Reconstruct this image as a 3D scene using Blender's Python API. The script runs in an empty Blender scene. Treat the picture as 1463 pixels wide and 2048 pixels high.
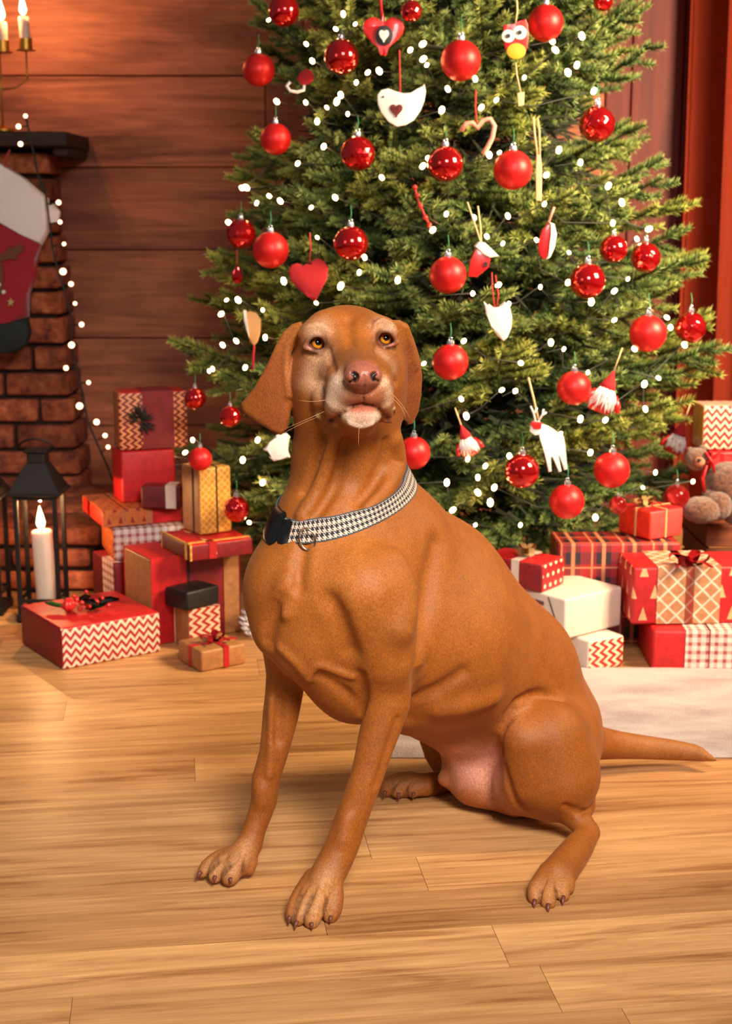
import bpy, bmesh, math, random
import numpy as np
from mathutils import Vector, Matrix, noise

# ------------------------------------------------------------------ camera
SC = bpy.context.scene
COL = SC.collection
F, CX, CY = 2900.0, 731.5, 1024.0          # focal length and centre in pixels of the 1463x2048 frame
CAMH, HORIZON = 1.0, 420.0
PITCH = math.atan((CY - HORIZON) / F)
cam_data = bpy.data.cameras.new('camera')
cam_data.sensor_fit = 'VERTICAL'
cam_data.sensor_height = 36.0
cam_data.lens = 36.0 * F / 2048.0
cam_data.dof.use_dof = True
cam_data.dof.focus_distance = 2.05
cam_data.dof.aperture_fstop = 7.0
cam_data.clip_start = 0.05
camera = bpy.data.objects.new('camera', cam_data)
COL.objects.link(camera)
camera.location = (0, 0, CAMH)
camera.rotation_euler = (math.pi / 2 - PITCH, 0, 0)
SC.camera = camera

# ------------------------------------------------------------------ world, lights, exposure
SC.view_settings.view_transform = 'Standard'
SC.view_settings.look = 'None'
SC.view_settings.gamma = 1.0
SC.view_settings.use_curve_mapping = False
SC.view_settings.exposure = 0.0
world = bpy.data.worlds.new('world')
SC.world = world
world.use_nodes = True
world.node_tree.nodes['Background'].inputs[0].default_value = (1.0, 0.93, 0.88, 1)
world.node_tree.nodes['Background'].inputs[1].default_value = 0.15


def area_light(name, loc, target, size, power, color, spread=180, shape='RECTANGLE', size_y=None):
    d = bpy.data.lights.new(name, 'AREA')
    d.shape = shape
    d.size = size
    d.size_y = size_y or size
    d.energy = power
    d.color = color
    d.spread = math.radians(spread)
    o = bpy.data.objects.new(name, d)
    COL.objects.link(o)
    o.location = loc
    o.rotation_euler = (Vector(target) - Vector(loc)).to_track_quat('-Z', 'Y').to_euler()
    return o


# photographer's softbox above the camera, slightly to the right
area_light('softbox_light', (0.50, 0.25, 1.98), (0.0, 2.05, 0.42), 0.7, 21, (1.0, 0.95, 0.89), 80)
# second studio light, lower power, from the left
area_light('fill_light', (-1.9, 0.7, 1.5), (0.0, 2.3, 0.5), 0.8, 6, (1.0, 0.90, 0.80))
# warm lamp of the room at the right of the tree
area_light('room_lamp_light', (1.80, 2.45, 1.75), (0.72, 3.55, 1.0), 0.7, 76, (1.0, 0.76, 0.46), 110)


# ------------------------------------------------------------------ helpers
def P(px, py, Y):
    """World point at ground distance Y that the lens shows at pixel (px, py)."""
    u, v = (px - CX) / F, (py - CY) / F
    c, s = math.cos(PITCH), math.sin(PITCH)
    d = Vector((u, c - v * s, -s - v * c))
    return Vector((0, 0, CAMH)) + d * (Y / d.y)


def zc(px, py, Y):
    c, s = math.cos(PITCH), math.sin(PITCH)
    p = P(px, py, Y)
    return p.y * c + (CAMH - p.z) * s


def floorY(py):
    return CAMH / math.tan(PITCH + math.atan((py - CY) / F))


def zfloor(px, py):
    return P(px, py, floorY(py))


def mpp(px, py, Y):
    """metres per pixel there"""
    return zc(px, py, Y) / F


def srgb(r, g, b):
    def f(c):
        c /= 255.0
        return c / 12.92 if c <= 0.04045 else ((c + 0.055) / 1.055) ** 2.4
    return (f(r), f(g), f(b), 1.0)


def new_mat(name, base=(0.5, 0.5, 0.5, 1), rough=0.6, metal=0.0, **kw):
    m = bpy.data.materials.new(name)
    m.use_nodes = True
    b = m.node_tree.nodes['Principled BSDF']
    b.inputs['Base Color'].default_value = base
    b.inputs['Roughness'].default_value = rough
    b.inputs['Metallic'].default_value = metal
    for k, v in kw.items():
        b.inputs[k].default_value = v
    return m


class NT:
    """small helper to wire node materials"""
    def __init__(self, m):
        self.m = m
        self.nt = m.node_tree
        self.b = self.nt.nodes['Principled BSDF']

    def n(self, t, **kw):
        nd = self.nt.nodes.new(t)
        for k, v in kw.items():
            if isinstance(k, str) and hasattr(nd, k):
                setattr(nd, k, v)
        return nd

    def l(self, a, b):
        self.nt.links.new(a, b)

    def coords(self, scale=(1, 1, 1), kind='Object', rot=(0, 0, 0), rand=False):
        tc = self.n('ShaderNodeTexCoord')
        mp = self.n('ShaderNodeMapping')
        mp.inputs['Scale'].default_value = scale
        mp.inputs['Rotation'].default_value = rot
        src = tc.outputs[kind]
        if rand:
            oi = self.n('ShaderNodeObjectInfo')
            mul = self.n('ShaderNodeVectorMath', operation='SCALE')
            cmb = self.n('ShaderNodeCombineXYZ')
            for i in range(3):
                self.l(oi.outputs['Random'], cmb.inputs[i])
            self.l(cmb.outputs[0], mul.inputs[0])
            mul.inputs['Scale'].default_value = 37.0
            add = self.n('ShaderNodeVectorMath', operation='ADD')
            self.l(src, add.inputs[0])
            self.l(mul.outputs[0], add.inputs[1])
            src = add.outputs[0]
        self.l(src, mp.inputs['Vector'])
        return mp.outputs[0]

    def noise(self, vec, scale=5, detail=4, rough=0.55, dist=0.0):
        t = self.n('ShaderNodeTexNoise')
        t.inputs['Scale'].default_value = scale
        t.inputs['Detail'].default_value = detail
        t.inputs['Roughness'].default_value = rough
        t.inputs['Distortion'].default_value = dist
        self.l(vec, t.inputs['Vector'])
        return t.outputs['Fac']

    def ramp(self, fac, stops, interp='LINEAR'):
        r = self.n('ShaderNodeValToRGB')
        r.color_ramp.interpolation = interp
        el = r.color_ramp.elements
        while len(el) < len(stops):
            el.new(0.5)
        for e, (p, c) in zip(el, stops):
            e.position = p
            e.color = c
        self.l(fac, r.inputs[0])
        return r.outputs[0]

    def mix(self, a, b, fac, mode='MIX'):
        m = self.n('ShaderNodeMix')
        m.data_type = 'RGBA'
        m.blend_type = mode
        for sock, v in ((m.inputs[0], fac), (m.inputs[6], a), (m.inputs[7], b)):
            if hasattr(v, 'is_linked') or hasattr(v, 'links'):
                self.l(v, sock)
            else:
                sock.default_value = v
        return m.outputs[2]

    def math(self, op, a, b=0.0):
        m = self.n('ShaderNodeMath', operation=op)
        for sock, v in ((m.inputs[0], a), (m.inputs[1], b)):
            if hasattr(v, 'links'):
                self.l(v, sock)
            else:
                sock.default_value = v
        return m.outputs[0]

    def bump(self, h, strength=0.3, dist=0.01):
        b = self.n('ShaderNodeBump')
        b.inputs['Strength'].default_value = strength
        b.inputs['Distance'].default_value = dist
        self.l(h, b.inputs['Height'])
        self.l(b.outputs[0], self.b.inputs['Normal'])

    def color(self, out):
        self.l(out, self.b.inputs['Base Color'])


def link(name, mesh_or_none, mat=None, parent=None, loc=None, **props):
    o = bpy.data.objects.new(name, mesh_or_none)
    COL.objects.link(o)
    if mesh_or_none is not None and mat is not None:
        if not mesh_or_none.materials:
            for mm in (mat if isinstance(mat, (list, tuple)) else [mat]):
                mesh_or_none.materials.append(mm)
    if parent is not None:
        o.parent = parent
    if loc is not None:
        o.location = loc
    for k, v in props.items():
        o[k] = v
    return o


def thing(name, label, category, loc=(0, 0, 0), rot=(0, 0, 0), group=None):
    o = bpy.data.objects.new(name, None)
    o.empty_display_size = 0.05
    COL.objects.link(o)
    o.location = loc
    o.rotation_euler = rot
    o['label'] = label
    o['category'] = category
    if group:
        o['group'] = group
    return o


def structure(o):
    o['kind'] = 'structure'
    return o


def mesh_from(verts, faces, name='m', smooth=False):
    me = bpy.data.meshes.new(name)
    me.from_pydata([tuple(v) for v in verts], [], faces)
    me.update()
    if smooth:
        me.polygons.foreach_set('use_smooth', [True] * len(me.polygons))
    return me


def bm_done(bm, smooth=False, angle=None):
    me = bpy.data.meshes.new('m')
    bmesh.ops.recalc_face_normals(bm, faces=bm.faces)
    bm.to_mesh(me)
    bm.free()
    if smooth:
        me.polygons.foreach_set('use_smooth', [True] * len(me.polygons))
        if angle:
            try:
                me.set_sharp_from_angle(angle=math.radians(angle))
            except Exception:
                pass
    return me


def bm_box(bm, sx, sy, sz, c=(0, 0, 0), bevel=0.0, seg=2, rot=None):
    r = bmesh.ops.create_cube(bm, size=1.0)
    vs = r['verts']
    M = Matrix.Translation(c) @ (rot.to_4x4() if rot is not None else Matrix.Identity(4)) @ Matrix.Diagonal((sx, sy, sz, 1))
    bmesh.ops.transform(bm, matrix=M, verts=vs)
    if bevel > 0:
        es = list({e for v in vs for e in v.link_edges})
        bmesh.ops.bevel(bm, geom=es, offset=bevel, segments=seg, profile=0.5, affect='EDGES')


def bm_tube(bm, pts, rad, seg=8, closed=False, cap=True, flat=1.0):
    """tube along pts; rad number or list"""
    pts = [Vector(p) for p in pts]
    n = len(pts)
    rads = rad if isinstance(rad, (list, tuple)) else [rad] * n
    rings = []
    prev = None
    for i, p in enumerate(pts):
        if closed:
            t = pts[(i + 1) % n] - pts[i - 1]
        else:
            t = pts[min(i + 1, n - 1)] - pts[max(i - 1, 0)]
        if t.length < 1e-9:
            t = Vector((0, 0, 1))
        t.normalize()
        if prev is None:
            a = Vector((0, 0, 1)) if abs(t.z) < 0.9 else Vector((1, 0, 0))
            u = t.cross(a).normalized()
        else:
            u = (prev - t * prev.dot(t))
            u = u.normalized() if u.length > 1e-6 else t.orthogonal().normalized()
        prev = u
        w = t.cross(u)
        rings.append([bm.verts.new(p + (u * math.cos(2 * math.pi * k / seg) + w * math.sin(2 * math.pi * k / seg) * flat) * rads[i]) for k in range(seg)])
    for i in range(n if closed else n - 1):
        a, b = rings[i], rings[(i + 1) % n]
        for k in range(seg):
            bm.faces.new((a[k], a[(k + 1) % seg], b[(k + 1) % seg], b[k]))
    if cap and not closed:
        bm.faces.new(rings[0][::-1])
        bm.faces.new(rings[-1])


def bm_lathe(bm, prof, seg=24, c=(0, 0, 0), cap=True):
    """prof: list of (r, z)"""
    c = Vector(c)
    rings = []
    for r, z in prof:
        if r < 1e-6:
            rings.append([bm.verts.new(c + Vector((0, 0, z)))])
        else:
            rings.append([bm.verts.new(c + Vector((r * math.cos(2 * math.pi * k / seg), r * math.sin(2 * math.pi * k / seg), z))) for k in range(seg)])
    for a, b in zip(rings, rings[1:]):
        for k in range(seg):
            k2 = (k + 1) % seg
            if len(a) == 1 and len(b) == 1:
                continue
            if len(a) == 1:
                bm.faces.new((a[0], b[k], b[k2]))
            elif len(b) == 1:
                bm.faces.new((a[k], a[k2], b[0]))
            else:
                bm.faces.new((a[k], a[k2], b[k2], b[k]))
    if cap:
        if len(rings[0]) > 1:
            bm.faces.new(rings[0][::-1])
        if len(rings[-1]) > 1:
            bm.faces.new(rings[-1])


def bm_prism(bm, outline, depth, bevel=0.0, seg=2):
    """outline in XZ extruded along Y, centred"""
    vf = [bm.verts.new((x, -depth / 2, z)) for x, z in outline]
    vb = [bm.verts.new((x, depth / 2, z)) for x, z in outline]
    fs = [bm.faces.new(vf), bm.faces.new(vb[::-1])]
    n = len(outline)
    for i in range(n):
        bm.faces.new((vf[i], vb[i], vb[(i + 1) % n], vf[(i + 1) % n]))
    if bevel > 0:
        es = list({e for f in fs for e in f.edges})
        bmesh.ops.bevel(bm, geom=es, offset=bevel, segments=seg, profile=0.5, affect='EDGES')


def copy_tree(o, parent=None):
    c = o.copy()
    COL.objects.link(c)
    c.parent = parent
    for ch in list(o.children):
        copy_tree(ch, c)
    return c

# ================================================================== materials of the room
def wood_mat(name, dark, light, grain=1.0, rough=0.45, along='X', knots=True, varia=0.5, spec=0.4, stain=None):
    m = new_mat(name, rough=rough)
    t = NT(m)
    s = {'X': (1.2, 16, 16), 'Z': (16, 16, 1.2)}[along]
    vec = t.coords(s, rand=True)
    g1 = t.noise(vec, 1.6 * grain, 6, 0.65, 1.2)
    s2 = {'X': (3.5, 90, 90), 'Z': (90, 90, 3.5)}[along]
    g2 = t.noise(t.coords(s2, rand=True), 1.2 * grain, 3, 0.6)
    c = t.ramp(g1, [(0.28, dark), (0.46, tuple((a * .35 + b * .65) for a, b in zip(dark, light))), (0.62, light)])
    c = t.mix(c, t.ramp(g2, [(0.3, (.72, .66, .60, 1)), (0.65, (1.08, 1.08, 1.08, 1))]), 0.7, 'MULTIPLY')
    if stain:
        s3 = {'X': (2.0, 7, 7), 'Z': (7, 7, 2.0)}[along]
        g3 = t.noise(t.coords(s3, rand=True), 1.0, 4, 0.6)
        c = t.mix(c, t.ramp(g3, [(0.36, stain), (0.58, (1, 1, 1, 1))]), 0.85, 'MULTIPLY')
    oi = t.n('ShaderNodeObjectInfo')
    c = t.mix(c, t.ramp(oi.outputs['Random'], [(0, (1 - varia * .42, 1 - varia * .50, 1 - varia * .56, 1)), (0.55, (1, 1, 1, 1)), (1, (1.10, 1.12, 1.14, 1))]), 1.0, 'MULTIPLY')
    t.color(c)
    t.b.inputs['Specular IOR Level'].default_value = spec
    t.bump(g2, 0.12, 0.003)
    return m


M_FLOOR = wood_mat('floor_oak', srgb(144, 88, 46), srgb(216, 162, 104), 1.0, 0.38, varia=0.62)
M_WALL = wood_mat('wall_boards', srgb(118, 58, 42), srgb(196, 114, 80), 0.8, 0.6, varia=0.35, stain=(.5, .46, .48, 1))
M_WALLV = wood_mat('wall_boards_upright', srgb(88, 26, 24), srgb(118, 40, 34), 0.7, 0.6, along='Z', varia=0.3)
M_GAP = new_mat('joint_dark', srgb(38, 20, 14), 0.9)
M_BRICK = new_mat('brick_clay', rough=0.85)
t = NT(M_BRICK)
v = t.coords((1, 1, 1), rand=True)
a = t.noise(v, 28, 5, 0.65)
b_ = t.noise(v, 7, 3, 0.5)
c = t.ramp(a, [(0.3, srgb(104, 50, 34)), (0.5, srgb(176, 92, 58)), (0.72, srgb(214, 132, 88))])
c = t.mix(c, t.ramp(b_, [(0.35, (.55, .5, .5, 1)), (0.6, (1.1, 1.05, 1, 1))]), 0.8, 'MULTIPLY')
oi = t.n('ShaderNodeObjectInfo')
c = t.mix(c, t.ramp(oi.outputs['Random'], [(0, (.62, .56, .54, 1)), (1, (1.15, 1.1, 1.05, 1))]), 1.0, 'MULTIPLY')
t.color(c)
t.bump(a, 0.5, 0.006)
M_MORTAR = new_mat('mortar', srgb(42, 27, 24), 0.95)
M_BEAM = wood_mat('beam_wood', srgb(24, 14, 12), srgb(66, 42, 34), 1.0, 0.7, varia=0.2)

# ================================================================== floor: one object, every plank a part
bm = bmesh.new()
bm_box(bm, 7.0, 6.2, 0.02, (0, 2.2, -0.022))
floor = structure(link('floor', bm_done(bm), M_GAP))
rng = random.Random(11)
ang = math.radians(7.5)
ca, sa = math.cos(ang), math.sin(ang)
ROWW = 0.118
PL_MESH = {}


def plank_mesh(L, W, T=0.012):
    key = (round(L, 3), round(W, 3))
    if key not in PL_MESH:
        bm = bmesh.new()
        bm_box(bm, L - 0.0007, W - 0.0006, T, (0, 0, -T / 2))
        PL_MESH[key] = bm_done(bm)
    return PL_MESH[key]


LENS = (0.62, 0.78, 0.94, 1.10)
npl = 0
fixed = {0: 930, 1: 632}
for r in range(-2, 32):
    vrow = 1.12 + r * ROWW
    x = -2.0 + rng.random() * 0.8
    while x < 1.9:
        L = rng.choice(LENS)
        cx, cy = x + L / 2, vrow
        wx, wy = cx * ca - (cy - 2.3) * sa, 2.3 + cx * sa + (cy - 2.3) * ca
        half = 0.32 * max(wy, 0.5) + 0.75
        if 1.15 < wy < 4.62 and abs(wx) - L / 2 < half:
            o = link('plank', plank_mesh(L, ROWW), M_FLOOR, floor, loc=(wx, wy, 0.0))
            o.rotation_euler = (0, 0, ang)
            npl += 1
        x += L
print('floor planks', npl)

# ================================================================== back wall: planks as parts
WY = 4.62
bm = bmesh.new()
bm_box(bm, 6.4, 0.04, 3.4, (0, WY + 0.045, 1.7))
wall = structure(link('wall_back', bm_done(bm), M_GAP))
# board joints seen in the photograph left of the tree
seams = [P(300, y, WY).z for y in (152, 335, 500, 676, 850, 1010)]
top = seams[0]
zs = [top + 0.27 * i for i in range(6, 0, -1)] + seams
z = zs[-1]
while z > 0.25:
    z -= 0.25
    zs.append(z)
zs.append(0.0)
XSPLIT = P(1205, 300, WY).x
rng = random.Random(5)
for z1, z0 in zip(zs, zs[1:]):
    h = z1 - z0
    if h < 0.03:
        continue
    x = -2.4
    cuts = [-2.4, -0.32 + rng.uniform(-.1, .3), XSPLIT]
    for xa, xb in zip(cuts, cuts[1:]):
        bm = bmesh.new()
        bm_box(bm, xb - xa - 0.003, 0.024, h - 0.003, (0, 0, 0), 0.003, 2)
        o = link('plank', bm_done(bm), M_WALL, wall, loc=((xa + xb) / 2, WY + rng.uniform(0, .006), (z0 + z1) / 2))
x = XSPLIT
for i in range(14):
    w = 0.158 if i else P(1256, 300, WY).x - XSPLIT
    bm = bmesh.new()
    bm_box(bm, w - 0.003, 0.024, 3.2, (0, 0, 0), 0.004, 2)
    link('plank', bm_done(bm), M_WALLV, wall, loc=(x + w / 2, WY, 1.6))
    x += w
    if x > 2.6:
        break

# ================================================================== curtain on the right
M_CURT = new_mat('curtain_cloth', srgb(176, 62, 34), 0.85)
t = NT(M_CURT)
f1 = t.noise(t.coords((60, 60, 6)), 2.0, 3, 0.6)
t.color(t.mix(srgb(158, 48, 26), srgb(196, 72, 38), f1))
t.bump(t.noise(t.coords((300, 300, 300)), 2.0, 2, 0.5), 0.15, 0.002)
curtain = thing('curtain', 'orange red curtain hanging in deep upright folds at the right edge of the wall', 'curtain', (P(1400, 900, 4.5).x, 4.5, 0.02))
xs0, xs1 = P(1338, 900, 4.5).x - curtain.location.x, 1.6
bm = bmesh.new()
N, H = 150, 34
grid = []
for i in range(N + 1):
    u = i / N
    x = xs0 + (xs1 - xs0) * u
    col_ = []
    for j in range(H + 1):
        w = j / H
        ph = u * 2 * math.pi * 11.2 + 0.35 * math.sin(w * 2.2 + u * 9)
        y = 0.07 * math.sin(ph) + 0.014 * math.sin(ph * 2.3 + 1) - 0.01
        xx = x + 0.014 * math.sin(ph * 2 + 0.5) + (w - 0.5) * -0.02
        col_.append(bm.verts.new((xx, y, w * 2.9)))
    grid.append(col_)
for i in range(N):
    for j in range(H):
        bm.faces.new((grid[i][j], grid[i + 1][j], grid[i + 1][j + 1], grid[i][j + 1]))
bmesh.ops.solidify(bm, geom=bm.faces[:], thickness=0.003)
link('cloth', bm_done(bm, True), M_CURT, curtain)
bm = bmesh.new()
bm_tube(bm, [(xs0 - .05, 0, 2.93), (xs1, 0, 2.93)], 0.014, 12)
link('curtain_rod', bm_done(bm, True), M_BEAM, curtain)

# ================================================================== brick fireplace with beam mantel
FY = 4.40
fire = thing('fireplace', 'rustic brick chimney breast with dark beam mantel at the left edge', 'fireplace', (P(0, 900, FY).x, FY, 0))
FO = Vector(fire.location)
rows = []
yrows = [352 - 52, 352, 406, 470, 530, 581, 633, 690, 743, 795, 847, 900, 952, 1003, 1054, 1105, 1156]
edge = {300: 100, 352: 100, 406: 104, 470: 112, 530: 120, 581: 126, 633: 131, 690: 137, 743: 142, 795: 150, 847: 156, 900: 162, 952: 165, 1003: 176, 1054: 186, 1105: 196, 1156: 206}
zr = [P(60, y, FY).z for y in yrows]
BW = 0.205
rng = random.Random(3)
core_top = zr[0]
bm = bmesh.new()
prof_ = [(P(edge[y] - 22, y, FY).x - FO.x, max(z, 0)) for y, z in zip(yrows, zr)]
outl = [(-0.9, core_top)] + prof_ + [(-0.9, 0.0)]
outl = [(a, max(b, 0.0)) for a, b in outl]
out2 = []
for q in outl:
    if not out2 or (abs(q[0] - out2[-1][0]) + abs(q[1] - out2[-1][1])) > 1e-5:
        out2.append(q)
bm_prism(bm, out2, 0.16)
link('mortar_core', bm_done(bm), M_MORTAR, fire, loc=(0, 0.108, 0), label='dark recessed mortar')
for i in range(len(yrows) - 1):
    z1, z0 = zr[i], max(zr[i + 1], 0.0)
    if z1 - z0 < 0.02:
        continue
    xr = P(edge[yrows[i]], yrows[i], FY).x - FO.x
    first = True
    while xr > -0.75:
        w = (BW if (i % 2 == 0 or not first) else BW * 0.52) * rng.uniform(.92, 1.06)
        g = 0.013
        bm = bmesh.new()
        dp = 0.19 if first else 0.09
        bm_box(bm, w - g, dp, z1 - z0 - g, (0, dp / 2 - .045, 0), 0.008, 2)
        for vv in bm.verts:
            nz = noise.noise_vector(vv.co * 18 + Vector((i * 3.1, xr * 7, 0)))
            vv.co += nz * 0.0025
        o = link('brick', bm_done(bm, True, 50), M_BRICK, fire, loc=(xr - w / 2, 0.045 + rng.uniform(-.005, .006), (z0 + z1) / 2))
        xr -= w
        first = False
mz1, mz0 = P(60, 262, FY - .14).z, P(60, 292, FY - .14).z
mx = P(134, 270, FY - .14).x - FO.x
bm = bmesh.new()
bm_box(bm, mx + 0.9, 0.34, mz1 - mz0, ((mx - 0.9) / 2, 0.03, (mz0 + mz1) / 2), 0.006, 2)
bm_box(bm, 0.045, 0.30, 0.03, (mx - 0.03, 0.05, mz0 - 0.012), 0.008, 2)
bmesh.ops.subdivide_edges(bm, edges=[e for e in bm.edges if e.calc_length() > .3], cuts=16, use_grid_fill=True)
for vv in bm.verts:
    vv.co += noise.noise_vector(vv.co * 9) * 0.004
link('mantel', bm_done(bm, True, 40), M_BEAM, fire, label='dark rough timber mantel')
MANTEL_Z = mz1
# low brick hearth in front of the chimney
HY = 3.74
hz = P(180, 1052, HY).z
hx = P(206, 1100, HY).x - FO.x
bm = bmesh.new()
bm_box(bm, hx + 0.9 - .03, FY - HY - .02, hz - .03, ((hx - .03 - 0.9) / 2, (HY - FY) / 2 + .02, (hz - .03) / 2))
link('mortar_core', bm_done(bm), M_MORTAR, fire, label='dark recessed mortar')
nrow = 3
rh = hz / nrow
for i in range(nrow):
    xr = hx - (0.03 if i % 2 else 0)
    k = 0
    while xr > -0.7:
        w = .21 * rng.uniform(.9, 1.08)
        for dep, yy in (((.10, 0.05),) if i < nrow - 1 else ((.22, .11), (.22, .335), (.2, .55))):
            bm = bmesh.new()
            bm_box(bm, w - .014, dep - .012, rh - .014, (0, 0, 0), .011, 2)
            for vv in bm.verts:
                vv.co += noise.noise_vector(vv.co * 18 + Vector((i * 5.1, xr * 7, yy * 9))) * .004
            link('brick', bm_done(bm, True, 50), M_BRICK, fire, loc=(xr - w / 2, HY - FY + yy, rh * (i + .5)))
        xr -= w
        k += 1

# ---- iron bracket line under the mantel (dark gap between stones and shelf)
# ================================================================== white rug at the right
M_RUG = new_mat('rug_white', rough=0.95)
t = NT(M_RUG)
v = t.coords((3, 9, 9))
n1 = t.noise(v, 1.4, 5, 0.6)
t.color(t.ramp(n1, [(0.3, srgb(160, 138, 136)), (0.55, srgb(192, 176, 172)), (0.8, srgb(206, 194, 190))]))
t.bump(t.noise(t.coords((220, 220, 220)), 1.0, 4, 0.7), 0.7, 0.006)
x0, x1 = P(745, 1530, 2.5).x, 1.7
y0, y1 = floorY(1517), floorY(1345) + 0.02
bm = bmesh.new()
NX, NY = 110, 46
gr = []
for i in range(NX + 1):
    row = []
    for j in range(NY + 1):
        u, w = i / NX, j / NY
        x = x0 + (x1 - x0) * u
        y = y0 + (y1 - y0) * w
        e = min(1.0, min(u * (x1 - x0), w * (y1 - y0), (1 - w) * (y1 - y0)) / 0.018)
        z = 0.0008 + 0.009 * math.sqrt(max(e, 0)) + (0.0018 * noise.noise(Vector((x * 26, y * 40, 0))) + 0.003 * noise.noise(Vector((x * 5, y * 8, 3)))) * e
        row.append(bm.verts.new((x - 0.85, y - 2.8, z)))
    gr.append(row)
for i in range(NX):
    for j in range(NY):
        bm.faces.new((gr[i][j], gr[i + 1][j], gr[i + 1][j + 1], gr[i][j + 1]))
o = link('rug', bm_done(bm, True), M_RUG, loc=(0.85, 2.8, 0.001))
o['label'] = 'white soft rug lying on the wooden floor under the tail of the dog'
o['category'] = 'rug'
# ================================================================== Christmas tree
TY = 3.82
TX = P(890, 800, TY).x
TREE = Vector((TX, TY, 0))
Z_BOT, Z_TOP = 0.22, 2.55


def tree_R(z):
    pts = [(0.15, 0.66), (0.35, 0.74), (0.6, 0.75), (0.8, 0.70), (1.0, 0.62), (1.2, 0.55), (1.4, 0.53), (1.55, 0.51), (1.8, 0.42), (2.1, 0.25), (2.6, 0.04)]
    for (a, ra), (b, rb) in zip(pts, pts[1:]):
        if z <= b:
            return ra + (rb - ra) * max(0, (z - a) / (b - a))
    return 0.04


def tree_front(px, py, out=0.0):
    """ground distance of the foliage surface seen at that pixel"""
    Y = TY
    for _ in range(6):
        p = P(px, py, Y)
        R = tree_R(p.z) * 0.93 + out
        dx = p.x - TX
        if abs(dx) < R:
            Y = TY - math.sqrt(R * R - dx * dx)
        else:
            Y = TY
    return Y


M_NEEDLE = new_mat('fir_needles', rough=0.5)
t = NT(M_NEEDLE)
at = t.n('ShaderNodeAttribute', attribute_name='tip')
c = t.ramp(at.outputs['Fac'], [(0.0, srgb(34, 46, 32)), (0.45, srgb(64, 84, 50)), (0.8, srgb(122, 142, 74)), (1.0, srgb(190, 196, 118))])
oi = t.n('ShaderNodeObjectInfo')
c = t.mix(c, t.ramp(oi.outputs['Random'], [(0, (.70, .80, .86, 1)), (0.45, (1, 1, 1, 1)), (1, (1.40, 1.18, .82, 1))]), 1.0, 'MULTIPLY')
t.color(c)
t.b.inputs['Specular IOR Level'].default_value = 0.25
M_BARK = new_mat('bark', srgb(74, 50, 32), 0.9)
t = NT(M_BARK)
t.color(t.ramp(t.noise(t.coords((20, 20, 4)), 3, 5, .6), [(0.3, srgb(40, 26, 18)), (0.7, srgb(96, 66, 42))]))


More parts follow.
